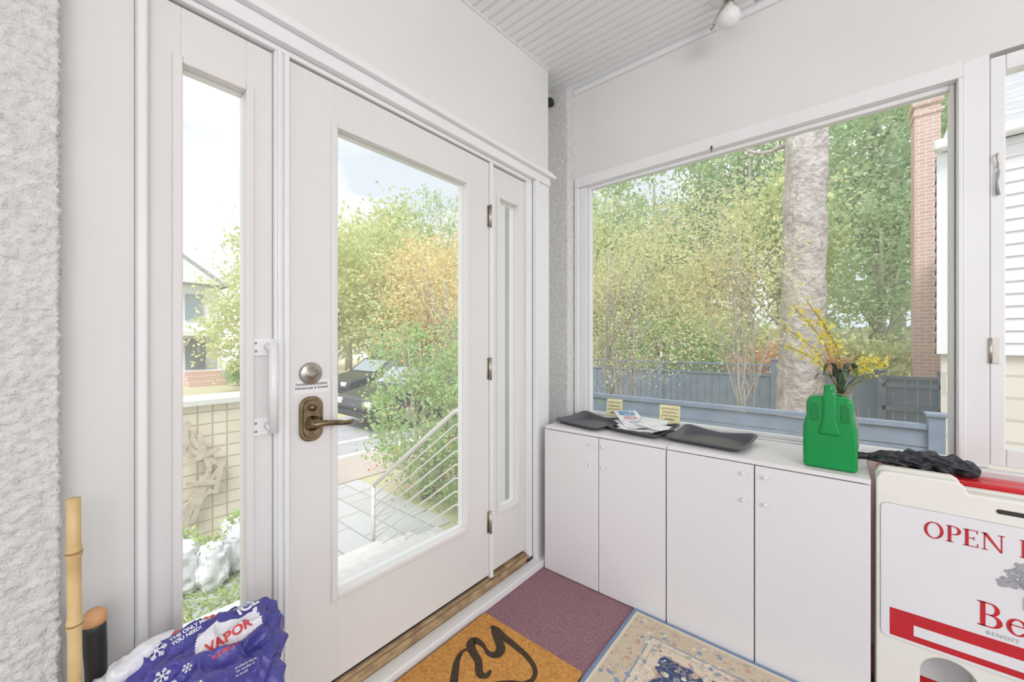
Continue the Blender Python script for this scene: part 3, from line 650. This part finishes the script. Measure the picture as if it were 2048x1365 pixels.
def flake(s):
    parts=[]
    for k in range(6):
        a=k*math.pi/3; c,sn=math.cos(a),math.sin(a)
        def seg(x0,y0,x1,y1,w):
            dx,dy=x1-x0,y1-y0; L=math.hypot(dx,dy); nx,ny=-dy/L*w/2,dx/L*w/2
            n=4; V=[];F=[]
            for i in range(n+1):
                x,y=x0+dx*i/n,y0+dy*i/n
                V+=[(x+nx,y+ny),(x-nx,y-ny)]
            for i in range(n): F.append([2*i,2*i+1,2*i+3,2*i+2])
            return [(x*c-y*sn,x*sn+y*c) for x,y in V],F
        parts+=[seg(0,0,s,0,s*.13),seg(s*.45,0,s*.75,s*.28,s*.1),seg(s*.45,0,s*.75,-s*.28,s*.1),seg(s*.7,0,s*.9,s*.2,s*.1),seg(s*.7,0,s*.9,-s*.2,s*.1)]
    return merge(*parts)
for p,s in (((-.955,.150,.59),.019),((-1.0,.145,.60),.012),((-1.06,.145,.62),.017),((-.93,.185,.59),.010),((-.985,.178,.60),.008)):
    onbag(flake(s),p,(.0,.98,.12),NR,'snowflake_print',PRW,.0022)
bm.free()
lump('bag_neck',(-1.085,.128,.605),(.028,.045,.016),BAGW,bag,amp=.02,sc=18,seed=2,res=60,crease=.012,label='gathered white top of the bag')
sc_=empty('scraper',(-1.20,.07,.0),label='black-handled tool with orange rubber grip end',cat='hand tool')
tube('handle',cr([(-1.195,.078,.30),(-1.205,.072,.50),(-1.207,.068,.655)],6),[.014]*5+[.017]*4+[.018]*4,BLACK,sc_,seg=18)
lathe('grip_end',[(.0185,-.004),(.020,.006),(.019,.016),(.012,.025),(0,.027)],(-1.207,.068,.655),ORANGE,sc_,label='orange rubber tip')
tube('shaft',[(-1.185,.08,0),(-1.195,.078,.31)],.008,STEEL,sc_)
bn=(.16,.36,.53,.70,.84)
bb=empty('bamboo_pole',(-1.135,.041,0),label='cut bamboo pole standing against the stucco wall',cat='bamboo pole')
zz=sorted(set([0,.945]+[q+o for q in bn for o in (-.014,-.005,0,.005,.014)]))
tube('cane',[(-1.135,.042-.006*z,z) for z in zz],[.0100+(.0018 if any(abs(z-q)<.006 for q in bn) else 0) for z in zz],BAMBOO,bb,seg=18)
for q in bn: tube('node_ring',[(-1.135,.042-.006*q,q-.0022),(-1.135,.042-.006*q,q),(-1.135,.042-.006*q,q+.0022)],[.0118,.0128,.0118],BAMBOON,bb,seg=18)
lump('dark_hole_lump',(-1.41,2.065,2.785),(.022,.018,.026),BLACK,amp=.02,sc=30,res=28,label='small dark lump standing for a dark hole at the top of the stucco post',cat='dark lump')  # black lump put in for the dark hole between wall and post
# ================================================================= OUTSIDE
def gh(x,y):
    h=-.66
    if y>9.2:
        s=min(1,max(0,(x+9)/5)); h+=s*min((y-9.2)*.16,2.6)
    if x<-13.5: h-=.2
    return h
GRASS=M('ground_cover',(.50,.53,.32),.95,var=(1.3,(.62,.53,.38)),bump=(9,.6,.05))
V=[];F=[];nx,ny=60,60
for j in range(ny+1):
    for i in range(nx+1):
        x=-45+60*i/nx; y=-12+60*j/ny; V.append((x,y,gh(x,y)+(.03*noise.noise(Vector((x,y,0))) if x<-14 or y>5 else 0)))
for j in range(ny):
    for i in range(nx):
        x=-45+60*i/nx; y=-12+60*j/ny
        if x>-2.5 and y<1.9 : continue
        a=j*(nx+1)+i; F.append([a,a+1,a+nx+2,a+nx+1])
mk('ground',V,F,GRASS,smooth=True,struct=True)
PAVE=brickmat('pavers',(.56,.56,.57),(.49,.49,.50),(.38,.38,.38),.55,.28,.010,'xy')
box('walkway',[(-4.55,-3.11,.65,2.75,-.75,-.645),(-5.01,-4.56,1.56,2.75,-.75,-.645)],PAVE,label='grey stone paver walkway at the foot of the steps',cat='walkway',bevel=0)
SIDEW=M('sidewalk_concrete',(.56,.48,.43),.9,var=(3,(.50,.43,.39)),bump=(80,.3,.003))
box('sidewalk',(-6.1,-5.03,-9,30,-.76,-.64),SIDEW,label='pinkish concrete sidewalk beside the street',cat='sidewalk',bevel=0)
box('curb',(-6.25,-6.101,-9,30,-.76,-.635),M('granite_curb',(.70,.69,.67),.8,var=(12,(.61,.60,.58))),label='pale granite curb along the street',cat='curb')
box('street',(-13.2,-6.251,-12,40,-.78,-.655),M('asphalt',(.46,.46,.48),.9,var=(5,(.40,.40,.42)),bump=(120,.4,.003)),label='light grey asphalt street with white lines',cat='street',bevel=0)
for x in (-7.1,-9.6,-9.85,-12.3):
    box('road_line',(x-.06,x+.06,-12,38,-.6545,-.650),M('road_paint',(.88,.88,.87) if x in(-7.1,-12.3) else (.8,.65,.15),.7),label='painted line on the street',cat='road marking',bevel=0)
STONE=M('pale_granite',(.78,.775,.76),.8,var=(25,(.70,.69,.67)),bump=(90,.3,.002))
box('entry_steps',[(-2.05,-1.48,-.35,1.97,-.65,-.05),(-2.4,-2.05,.30,1.97,-.65,-.20),(-2.75,-2.4,.30,1.97,-.65,-.35),(-3.1,-2.75,.30,1.97,-.65,-.50)],STONE,bevel=.01,label='pale granite landing and steps down to walkway',cat='steps')
rl=empty('railing',(-2.4,1.86,-.65),label='light metal stair railing with parallel bars beside steps',cat='railing')
ry=1.86
for i in range(8):
    z0=.76-.095*i; r=.017 if i==0 else .0065
    pts=[(-1.50,ry,z0),(-2.04,ry,z0),(-2.07,ry,z0-.01),(-3.137,ry,z0-.79)]
    zend=-.64
    if pts[-1][2]<zend:
        f=(pts[2][2]-zend)/(pts[2][2]-pts[-1][2]); pts[-1]=(pts[2][0]+(pts[-1][0]-pts[2][0])*f,ry,zend)
    tube('top_rail' if i==0 else 'bar',pts,r,RAILM,rl,seg=10)
tube('post',[(-3.137,ry,-.65),(-3.137,ry,-.02)],.017,RAILM,rl,seg=10)
tube('post',[(-1.52,ry,-.05),(-1.52,ry,.76)],.017,RAILM,rl,seg=10)
RET=brickmat('cream_block',(.80,.74,.62),(.75,.68,.56),(.54,.46,.36),.115,.115,.008,'wall',off=0)
rw=empty('retaining_wall',(-4.75,.2,-.65),label='cream block retaining wall with white cap by the yard',cat='garden wall')
box('blocks',(-4.95,-4.6,-3.0,1.50,-.65,.64),RET,rw,bevel=.004)
box('cap',(-5.0,-4.56,-3.05,1.54,.64,.70),STONE,rw,bevel=.008)
TREL=M('weathered_lath',(.66,.58,.49),.85,var=(15,(.54,.46,.38)))
tr=empty('trellis',(-4.5,.95,-.5),label='broken wooden lath trellis leaning on block wall',cat='trellis')
for (a,b,c,d) in ((.80,.50,1.0,.10),(.80,.30,1.10,.05),(.84,.52,.80,.20),(1.10,.05,.80,-.30),(.80,.12,1.08,.22),(.92,.38,1.0,.02),(1.02,.14,.88,-.42),(.82,-.05,1.06,-.10),(.80,-.30,1.02,-.16),(1.10,.10,1.04,-.20),(.80,-.45,.95,-.02)):
    u=Vector((0,c-a,d-b)); L=u.length; u.normalize(); v=Vector((1,0,0)).cross(u)
    V,F=prism([(0,-.019),(L,-.019),(L,.019),(0,.019)],(-4.55+.02*random.random(),a,b),u,v,(1,0,0),.012); mk('lath',V,F,TREL,tr)
GB=[(.42,.58,.2),(.55,.66,.28),(.34,.5,.18),(.62,.66,.34)]
LGRASS=leafmat('lawn_blades',GB,.3)
for i,(x,y,s) in enumerate(((-3.80,.66,1.15),(-3.72,.83,.95),(-3.85,1.04,1.15))):
    b_=empty('planter_bag',(x,y,-.65),label='white plastic grow bag with green weeds in yard',cat='plant bag',group='white grow bags by the wall')
    lump('bag',(x,y,-.65+.17*s),(.10*s,.09*s,.17*s),BAGW,b_,amp=.045,sc=12,seed=i*3,res=64,crease=.04)
    Cx=np.array([x,y,-.65+.36*s])+np.random.RandomState(i).normal(size=(90,3))*np.array([.05,.05,.03]); leafcloud('weeds',Cx,.022,LGRASS,b_,seed=i,kind='stuff')
C=np.column_stack([RS.uniform(-4.55,-3.0,6000),RS.uniform(-.6,1.2,6000),np.full(6000,-.640)]); leafcloud('lawn',C,.035,LGRASS,None,asp=.2,seed=5,kind='stuff',label='weedy green lawn beside the walkway',cat='grass')
# ---- plants
def crown(ells,n,k,sig,seed):
    R=np.random.RandomState(seed); out=[];cl=[]
    vol=[e[3]*e[4]*e[5] for e in ells]; tot=sum(vol)
    for e,v in zip(ells,vol):
        kk=max(3,int(k*v/tot))
        d=R.normal(size=(kk,3)); d/=np.linalg.norm(d,axis=1)[:,None]; r=R.uniform(.25,1,kk)**.5
        c=np.array(e[:3])+d*r[:,None]*np.array(e[3:]); cl.append(c)
    cl=np.concatenate(cl); idx=R.randint(len(cl),size=n)
    return cl[idx]+R.normal(size=(n,3))*sig*R.uniform(.5,1.4,size=(len(cl),1))[idx],cl
BARK=M('bark',(.52,.47,.42),.9,var=(6,(.40,.36,.32)),bump=(20,.8,.03))
PBARK=M('pine_bark',(.66,.60,.58),.9,var=(7,(.44,.39,.37)),bump=(14,1,.05))
def tree(name,base,h,tr_,ells,n,k,sig,size,mat,seed,label,cat='tree',bark=BARK,nb=14,group=None,lean=(0,0),asp=.55,stems=1,br=.35):
    e=empty(name,base,label=label,cat=cat,group=group); B=Vector(base)
    E=[(a+B.x,b+B.y,c+B.z,d,f,g) for a,b,c,d,f,g in ells]
    C,cl=crown(E,n,k,sig,seed); R=random.Random(seed); parts=[]
    for s in range(stems):
        off=Vector((R.uniform(-.1,.1),R.uniform(-.1,.1),0))*(stems>1)*3
        pts=[B+off*(.4+.6*q)+Vector((lean[0]*q+.03*h*math.sin(q*5+seed+s)*.3,lean[1]*q,h*q)) for q in [i/7 for i in range(8)]]
        parts.append(tubeg(pts,[tr_*(1-.8*i/7) for i in range(8)],8))
        for j in range(nb//stems):
            t=Vector(cl[R.randrange(len(cl))]); q=R.uniform(.25,.8); p0=B+off+Vector((lean[0]*q,lean[1]*q,h*q))
            if p0.z>t.z: p0=B+off+Vector((0,0,max(.1,(t.z-B.z)*.5)))
            mid=(p0+t)/2+Vector((R.uniform(-.1,.1),R.uniform(-.1,.1),.08*h*R.random()))
            P=cr([p0,mid,t],4); parts.append(tubeg(P,[tr_*br*(1-.8*i/(len(P)-1)) for i in range(len(P))],5))
    mk('trunk',*merge(*parts),bark,e,smooth=True)
    leafcloud('foliage',C,size,mat,e,seed=seed,asp=asp)
    return e
LG=leafmat('leaf_green',[(.20,.38,.12),(.34,.52,.18),(.48,.62,.28),(.27,.46,.15)],.4,.34)
LY=leafmat('leaf_yellowgreen',[(.46,.58,.18),(.64,.70,.26),(.78,.72,.30),(.50,.64,.22)],.4,.30)
LYN=leafmat('leaf_olive_gold',[(.54,.62,.22),(.70,.70,.30),(.82,.66,.28),(.48,.60,.22)],.4,.28)
LO=leafmat('leaf_autumn',[(.84,.58,.18),(.90,.72,.26),(.68,.66,.24),(.78,.48,.16)],.4,.26)
LP=leafmat('leaf_pine',[(.20,.36,.16),(.26,.42,.19),(.34,.50,.24)],.3,.32)
LB=leafmat('leaf_bush',[(.22,.42,.12),(.36,.56,.18),(.48,.66,.26),(.28,.48,.15),(.72,.60,.24)],.4,.14)
LR=leafmat('leaf_red',[(.72,.28,.15),(.80,.42,.20),(.66,.48,.22)],.4,.18)
protos=[]
protos.append(tree('tree',(-17,8.2,gh(-17,8)),6.4,.2,[(0,0,5.0,2.2,2.2,2.6),(1,.5,3.2,1.7,1.7,1.6)],5200,120,.44,.115,LY,11,'broad yellow-green deciduous tree across the street',group='roadside trees'))
protos.append(tree('tree',(-6,17,gh(-6,17)),8,.22,[(0,0,7,2.8,2.8,4),(0,0,3.5,2.2,2.2,1.8)],5400,90,.44,.115,LG,12,'tall green leafy tree on the wooded slope',group='woodland trees'))
protos.append(tree('tree',(-17,13,gh(-17,13)),5.6,.2,[(0,0,4.1,2.2,2.2,2.1),(.5,0,2.3,1.7,1.7,1.2)],5000,100,.40,.105,LO,13,'orange and gold autumn tree beyond the street',group='autumn trees'))
protos.append(tree('tree',(-3,19,gh(-3,19)),13,.24,[(0,0,9,2.2,2.2,4.5),(0,0,5.5,2.6,2.6,1.5)],5600,100,.40,.12,LP,14,'tall dark green pine on the wooded slope',group='woodland pines',asp=.3))
def copytree(p,loc,s,rot,label=None):
    e=p.copy(); COL.objects.link(e); e.location=loc; e.scale=(s,s,s*random.uniform(.9,1.15)); e.rotation_euler=(0,0,rot)
    for c in p.children:
        k=c.copy(); COL.objects.link(k); k.parent=e; k.matrix_parent_inverse=c.matrix_parent_inverse.copy()
    return e
rr=random.Random(5)
def scat(pi,lst):
    for x,y,s in lst: copytree(protos[pi],(x,y,gh(x,y)-.1),s,rr.uniform(0,6))
scat(0,[(-20,12,1.3),(-23.5,15,1.5),(-9.5,13.8,.9),(-5,13,.75),(-19.0,5.9,.82),(-12.5,21,1.4),(-1.2,14.5,.75),(-29,11,1.5),(-7.4,15.5,.9)])
scat(1,[(-2.5,17,.9),(1.5,17,1.0),(-9,19,.8),(4.0,16,1.0),(-.5,23,1.25),(3.6,23,1.4),(-13,18,.85),(6.5,20,1.2),(.9,13.4,.55),(-5.4,16.5,.65),(-22,17,1.1)])
scat(2,[(-15,11.5,1.1),(-11.5,11,1.0),(-20,17,1.3),(-16,17.5,1.2),(-7,12.3,.75),(-27,14,1.4),(-3.2,14.0,.65)])
scat(3,[(1.2,21,.95),(5,25,1.1),(-7,23,.7),(2.5,15,.7),(-24,20,1.0)])
bush=tree('bush',(-3.75,3.05,-.66),1.9,.035,[(0,0,.95,.95,.82,.95),(.75,.1,.75,.7,.65,.75),(-.1,0,1.7,.7,.6,.5),(-.62,-.15,1.85,.38,.36,.30)],13500,300,.10,.027,LB,21,'large leafy green bush with red berries behind railing',cat='bush',nb=30,stems=4)
BERRY=leafmat('berries',[(.7,.05,.05),(.8,.2,.08),(.6,.04,.06)],.1)
C,_=crown([(-3.75,3.05,.4,1.0,.85,1.1)],200,120,.05,31); leafcloud('berries',C,.012,BERRY,bush,asp=.9,seed=31,label='small red berries',kind='stuff')
tree('bush',(-2.35,3.25,-.66),1.5,.03,[(0,0,.85,.6,.55,.85),(-.1,.1,1.7,.45,.4,.5)],6500,180,.10,.027,LB,22,'leafy green bush growing outside the corner',cat='bush',nb=20,stems=3)
tree('autumn_tree',(-6.0,5.1,-.66),3.2,.04,[(0,0,2.9,1.3,1.3,.9),(.6,.5,2.2,1.0,1.0,.8),(-.3,-.2,3.6,.7,.7,.6)],4600,300,.18,.030,LO,23,'slender young tree with orange and yellow leaves',nb=40,stems=3)
tree('autumn_tree',(-4.6,5.6,-.66),3.6,.04,[(0,0,2.4,1.2,1.2,1.1),(.3,-.2,3.7,.6,.6,.7)],4200,280,.18,.030,LYN,24,'slender tree with sparse yellow-green leaves beside bush',nb=40,stems=3)
tree('crabapple_tree',(-2.5,6.0,-.66),3.4,.026,[(0,0,2.4,1.2,.9,1.2),(.7,.2,3.2,1.2,.8,.8),(-.5,0,3.8,.9,.8,.45)],9000,520,.17,.022,LYN,25,'crabapple tree with thin branches and yellow-green leaves',nb=80,stems=3,br=.3)
tree('crabapple_tree',(-1.15,6.4,-.66),3.3,.024,[(0,0,2.7,.95,.8,1.0),(-.6,.2,3.9,.9,.7,.5)],4800,340,.18,.023,LYN,26,'thin tree with sparse golden leaves beyond the fence',nb=44,stems=2,br=.3)
tree('shrub',(-.9,11.0,gh(-.9,11.0)),1.2,.04,[(0,0,.9,1.3,.8,.7)],3500,90,.14,.05,LR,27,'reddish autumn shrub on the slope behind fence',cat='shrub',nb=10)
tree('shrub',(.9,12.2,gh(.9,12.2)),1.4,.04,[(0,0,.8,1.3,.8,.7)],3500,90,.14,.06,LY,28,'yellow-green shrub on the slope behind fence',cat='shrub',nb=10)
tree('shrub',(-3.6,11,gh(-3.6,11)),1.8,.04,[(0,0,1.2,1.7,.8,1.2)],5000,110,.14,.06,LB,29,'green shrub on the slope behind fence',cat='shrub',nb=10)
tree('shrub',(-2.0,12,gh(-2.0,12)),1.8,.04,[(0,0,1.2,1.6,.8,1.2)],5000,110,.14,.06,LY,30,'yellow-green shrub on the slope behind fence',cat='shrub',nb=10)
tree('shrub',(-6.2,11.5,gh(-6.2,11.5)),2.2,.04,[(0,0,1.5,1.9,.9,1.6)],6000,130,.16,.07,LY,32,'yellow-green shrub on the slope behind fence',cat='shrub',nb=10)
pt=[(-.40+.19*q,7.0,-.7+9.5*q) for q in [i/90 for i in range(91)]]
V,F=tubeg(pt,[.28+.05*math.exp(-i*.27)-.0007*i for i in range(91)],72)
V=[v+Vector((noise.noise(v*3.5),noise.noise(v*3.5+Vector((9,0,0))),0))*.035+Vector((1,1,0))*abs(noise.noise(Vector((v.x*22,v.y*22,v.z*5))))*-.03 for v in V]
pe=empty('pine_tree',(-.4,7.0,-.7),label='tall pine tree with thick grey-brown bare trunk',cat='pine tree'); mk('trunk',V,F,PBARK,pe,smooth=True)
C,_=crown([(-.2,7.0,7.6,2.4,2.2,1.2),(-1.7,7.4,5.2,1.2,.8,.28)],5000,100,.28,41); leafcloud('foliage',C,.07,LP,pe,asp=.12,seed=41)
parts=[tubeg(cr([(-.25,7,4.3),(-.9,7.2,4.2),(-1.7,7.4,4.9),(-2.4,7.5,5.0)],5),[.04-.002*i for i in range(16)],6),tubeg(cr([(-.22,7,5.4),(.5,7.1,5.6),(1.4,7.2,6.0)],5),[.05-.003*i for i in range(11)],6)]
mk('branches',*merge(*parts),PBARK,pe,smooth=True)
# fences
FEN=M('slate_blue_stain',(.22,.27,.36),.75,var=(5,(.18,.225,.30)),bump=(30,.3,.004))
def fence(y,x0,x1,zt,z0,label,bw=.14,post=1.9,hor=False,lat=False):
    f=empty('fence',((x0+x1)/2,y,z0),label=label,cat='fence')
    bs=[]
    if hor:
        z=z0
        while z<zt-.06: bs.append((x0,x1,y-.012,y+.012,z,z+.135)); z+=.145
    else:
        x=x0
        while x<x1: bs.append((x,min(x+bw-.010,x1),y-.01,y+.01,z0,zt-(.22 if lat else .05))); x+=bw
    box('boards',bs,FEN,f,bevel=.002)
    rails=[(x0,x1,y-.035,y+.035,zt-.045,zt)]
    if lat: rails+=[(x0,x1,y-.03,y+.03,zt-.24,zt-.2)]+[(x0+i*.07,x0+i*.07+.022,y-.008,y+.008,zt-.2,zt-.04) for i in range(int((x1-x0)/.07))]
    box('rail',rails,FEN,f,bevel=.003)
    x=x0
    while x<=x1+.01:
        box('post',[(x-.05,x+.05,y-.05,y+.05,z0,zt+.07),(x-.065,x+.065,y-.065,y+.065,zt+.07,zt+.10)],FEN,f,bevel=.006); x+=post
    return f
fence(4.75,-3.0,.70,.55,-.66,'slate-blue horizontal board fence beyond the window',hor=True,post=3.65)
fence(9.0,-5.2,-.9,.80,-.66,'slate-blue board fence with lattice top near trees',lat=True,post=2.15)
fence(9.0,-.8,.55,.70,-.66,'slate-blue board fence section beside the gate',post=1.35)
gt=fence(8.85,.60,1.28,.68,-.66,'slate-blue wooden fence gate with braces',post=.68)
box('brace',[( .60,1.28,8.80,8.835,.12,.20),(.60,1.28,8.80,8.835,.50,.57)],FEN,gt,bevel=.002)
# neighbour house (rotated)
nh=empty('house',(.735,5.3,-.66),label='white clapboard house with stone base and grey roof',cat='house')
ang=math.atan2(.87,5.7); ux=Vector((math.cos(ang),-math.sin(ang),0)); uy=Vector((math.sin(ang),math.cos(ang),0)); O=Vector((.735,5.3,0))
SID=M('white_siding',(.85,.85,.865),.5,var=(2,(.82,.82,.84)))
def clap(o,u,nrm,L,z0,z1,bh=.105):
    V=[];F=[];z=z0
    while z<z1:
        n=len(V); t=min(z+bh,z1)
        V+=[o+nrm*.018+Vector((0,0,z)),o+u*L+nrm*.018+Vector((0,0,z)),o+u*L+nrm*.004+Vector((0,0,t)),o+nrm*.004+Vector((0,0,t)),o+Vector((0,0,z)),o+u*L+Vector((0,0,z))]
        F+=[[n,n+1,n+2,n+3],[n+4,n+5,n+1,n]]; z=t
    return V,F
mk('siding',*merge(clap(O,ux,-uy,5,1.13,2.98),clap(O,uy,-ux,5.8,1.13,2.98)),SID,nh)
def obox(a,b,c,d,z0,z1):
    V=[O+ux*p+uy*q+Vector((0,0,z)) for z in (z0,z1) for p,q in ((a,c),(b,c),(b,d),(a,d))]
    return V,[[3,2,1,0],[4,5,6,7],[0,1,5,4],[1,2,6,5],[2,3,7,6],[3,0,4,7]]
mk('stone_base',*obox(.02,5,.02,5.7,-.66,1.12),brickmat('stone_base',(.78,.72,.65),(.70,.65,.58),(.58,.54,.5),.42,.19,.012,'wall'),nh)
mk('core',*obox(.02,5,.02,5.78,1.12,2.99),SID,nh)
mk('corner_board',*merge(obox(-.005,.09,-.03,-.002,1.13,2.98)),TRIM,nh,bevel=.003)
mk('gutter',*obox(-.02,5,-.14,-.025,2.98,3.08),TRIM,nh,bevel=.02)
SHG=brickmat('grey_shingle',(.50,.51,.53),(.43,.44,.46),(.34,.35,.37),.25,.10,.006,'wall')
V=[O+ux*a+uy*b+Vector((0,0,z)) for a,b,z in ((.03,-.12,3.06),(5,-.12,3.06),(5,2.9,5.2),(.35,2.9,5.2),(.03,5.9,3.06),(5,5.9,3.06))]
V+=[v-Vector((0,0,.08)) for v in V]
mk('roof',V,[[0,1,2,3],[3,2,5,4],[6,9,8,7],[9,10,11,8],[0,3,9,6],[3,4,10,9],[0,6,7,1],[4,5,11,10],[1,7,8,2],[2,8,11,5],[0,4,3]],SHG,nh)
CB=brickmat('red_brick',(.68,.46,.39),(.60,.39,.33),(.74,.68,.63),.2,.07,.008,'wall')
ch=empty('chimney',(1.42,11.2,-.3),label='tall red brick chimney beside the white house',cat='chimney')
box('stack',(1.24,1.60,11.2,11.7,-.4,5.95),CB,ch,bevel=0); box('crown',[(1.20,1.64,11.16,11.74,5.95,6.1),(1.22,1.62,11.18,11.72,5.75,5.85)],CB,ch,bevel=.01)
# house across the street
fh=empty('house',(-26,1.9,-.86),label='white two-storey house with brick steps across the street',cat='house')
box('walls',(-32,-25,-3,5.9,-.86,4.2),SID,fh,bevel=0)
V=[(-24.6,-3.4,4.1),(-24.6,6.3,4.1),(-24.6,2.4,7.0),(-32.4,-3.4,4.1),(-32.4,6.3,4.1),(-32.4,2.4,7.0)]
mk('roof',V,[[0,1,2],[3,5,4],[1,4,5,2],[0,2,5,3],[0,3,4,1]],SHG,fh)
V=[(-24.58,-3.0,4.15),(-24.58,5.9,4.15),(-24.58,2.4,6.8)]; mk('gable',V,[[0,1,2]],SID,fh)
box('porch',[(-25,-23.6,3.9,5.8,1.5,1.7),(-23.8,-23.65,4.0,4.15,-.2,1.5),(-23.8,-23.65,5.55,5.7,-.2,1.5),(-25,-23.6,3.9,5.8,-.86,-.2)],TRIM,fh,bevel=0)
DOORG=M('grey_house_door',(.32,.33,.35),.5,var=(4,(.26,.27,.29)))
box('door',(-25,-24.9,4.5,5.3,-.2,1.35),DOORG,fh,bevel=0)
box('brick_steps',[(-23.6,-23.2,4.2,5.6,-.86,-.2),(-23.2,-22.8,4.2,5.6,-.86,-.4),(-22.8,-22.4,4.2,5.6,-.86,-.62)],CB,fh,bevel=0)
WIN=M('dark_window',(.35,.40,.45),.1)
for a,b in ((4.5,5.2),(.5,1.3),(-2,-1.2)):
    box('window',[(-24.99,-24.93,a,b,2.3,3.6)],WIN,fh,bevel=0)
tree('hedge',(-21.5,6.2,-.86),.8,.05,[(0,0,.7,.6,.7,.7)],2500,60,.16,.07,LB,51,'rounded green hedge by the brick steps',cat='hedge',nb=5)
# cars
PAINT=M('car_paint_dark',(.06,.065,.075),.2,.3,var=(2,(.07,.075,.085)))
TIRE=M('tire',(.04,.04,.04),.8,var=(9,(.05,.05,.05)))
def car(x,y,label,s=1):
    e=empty('car',(x,y,-.655),label=label,cat='car',group='parked cars')
    z=-.655; prof=[(-2.2,.30),(-2.25,.50),(-2.18,.68),(-1.3,.86),(-.75,1.28),(-.2,1.40),(1.0,1.38),(1.6,.98),(2.05,.90),(2.2,.72),(2.25,.40),(2.15,.28)]
    V,F=prism([(a,b) for a,b in prof],(x-.88,y,z),(0,1,0),(0,0,1),(1,0,0),1.76); mk('body',V,F,PAINT,e,bevel=.09,seg=4)
    V,F=prism([(-1.22,.90),(-.76,1.25),(-.72,1.25),(-1.18,.90)],(x-.72,y-.02,z+.01),(0,1,0),(0,0,1),(1,0,0),1.44); mk('windshield',V,F,WIN,e)
    for sx in (-.885,.873):
        V,F=prism([(-1.15,.92),(-.72,1.24),(-.2,1.32),(.92,1.30),(1.40,.98)],(x+sx,y,z),(0,1,0),(0,0,1),(1,0,0),.012); mk('side_window',V,F,WIN,e)
        for wy in (-1.4,1.4):
            lathe('wheel',[(0,-.02),(.2,-.02),(.31,0),(.33,.03),(.33,.17),(.3,.2),(0,.2)],(x+(sx-.02 if sx<0 else sx-.16),y+wy,z+.33),TIRE,e,axis='x',seg=24)
            lathe('hubcap',[(0,0),(.19,0),(.17,.02),(0,.03)],(x+(sx-.05 if sx<0 else sx+.045),y+wy,z+.33),STEEL,e,axis='x',seg=20)
    for a in (-.75,.50): box('headlight',(x+a,x+a+.25,y-2.27,y-2.2,z+.52,z+.64),WHITEP,e,bevel=.01)
    box('bumper',(x-.84,x+.84,y-2.30,y-2.20,z+.28,z+.40),BLACK,e,bevel=.02)
car(-8.0,6.5,'dark parked car at the curb behind the bush'); car(-12.2,8.1,'dark car parked across the street')
# ================================================================= LIGHT
w=bpy.data.worlds.new('sky'); S.world=w; w.use_nodes=True; nt=w.node_tree; bg=nt.nodes['Background']
tc=nt.nodes.new('ShaderNodeTexCoord'); n=nt.nodes.new('ShaderNodeTexNoise'); n.inputs['Scale'].default_value=2.2; n.inputs['Detail'].default_value=7
mp=nt.nodes.new('ShaderNodeMapping'); mp.inputs['Scale'].default_value=(1,1,2.4); nt.links.new(tc.outputs['Generated'],mp.inputs[0]); nt.links.new(mp.outputs[0],n.inputs['Vector'])
r=nt.nodes.new('ShaderNodeValToRGB'); r.color_ramp.elements[0].position=.40; r.color_ramp.elements[0].color=(.55,.60,.645,1); r.color_ramp.elements[1].position=.58; r.color_ramp.elements[1].color=(.97,.98,1,1)
nt.links.new(n.outputs['Fac'],r.inputs[0]); nt.links.new(r.outputs[0],bg.inputs[0]); bg.inputs[1].default_value=1.55
sl=bpy.data.lights.new('sun','SUN'); sl.energy=2.8; sl.angle=math.radians(25); so=bpy.data.objects.new('sun',sl); COL.objects.link(so)
so.rotation_euler=Vector((.35,-.5,.9)).to_track_quat('Z','Y').to_euler()
al=bpy.data.lights.new('fill_light','AREA'); al.shape='RECTANGLE'; al.size=1.3; al.size_y=1.3; al.energy=52; al.color=(1,.985,.965); ao=bpy.data.objects.new('fill_light',al); COL.objects.link(ao)  # added fill light to brighten the room, no fixture behind it
p=Vector((2.2,-.7,2.35)); ao.location=p; ao.rotation_euler=(p-Vector((-.6,1.4,1.3))).to_track_quat('Z','Y').to_euler()
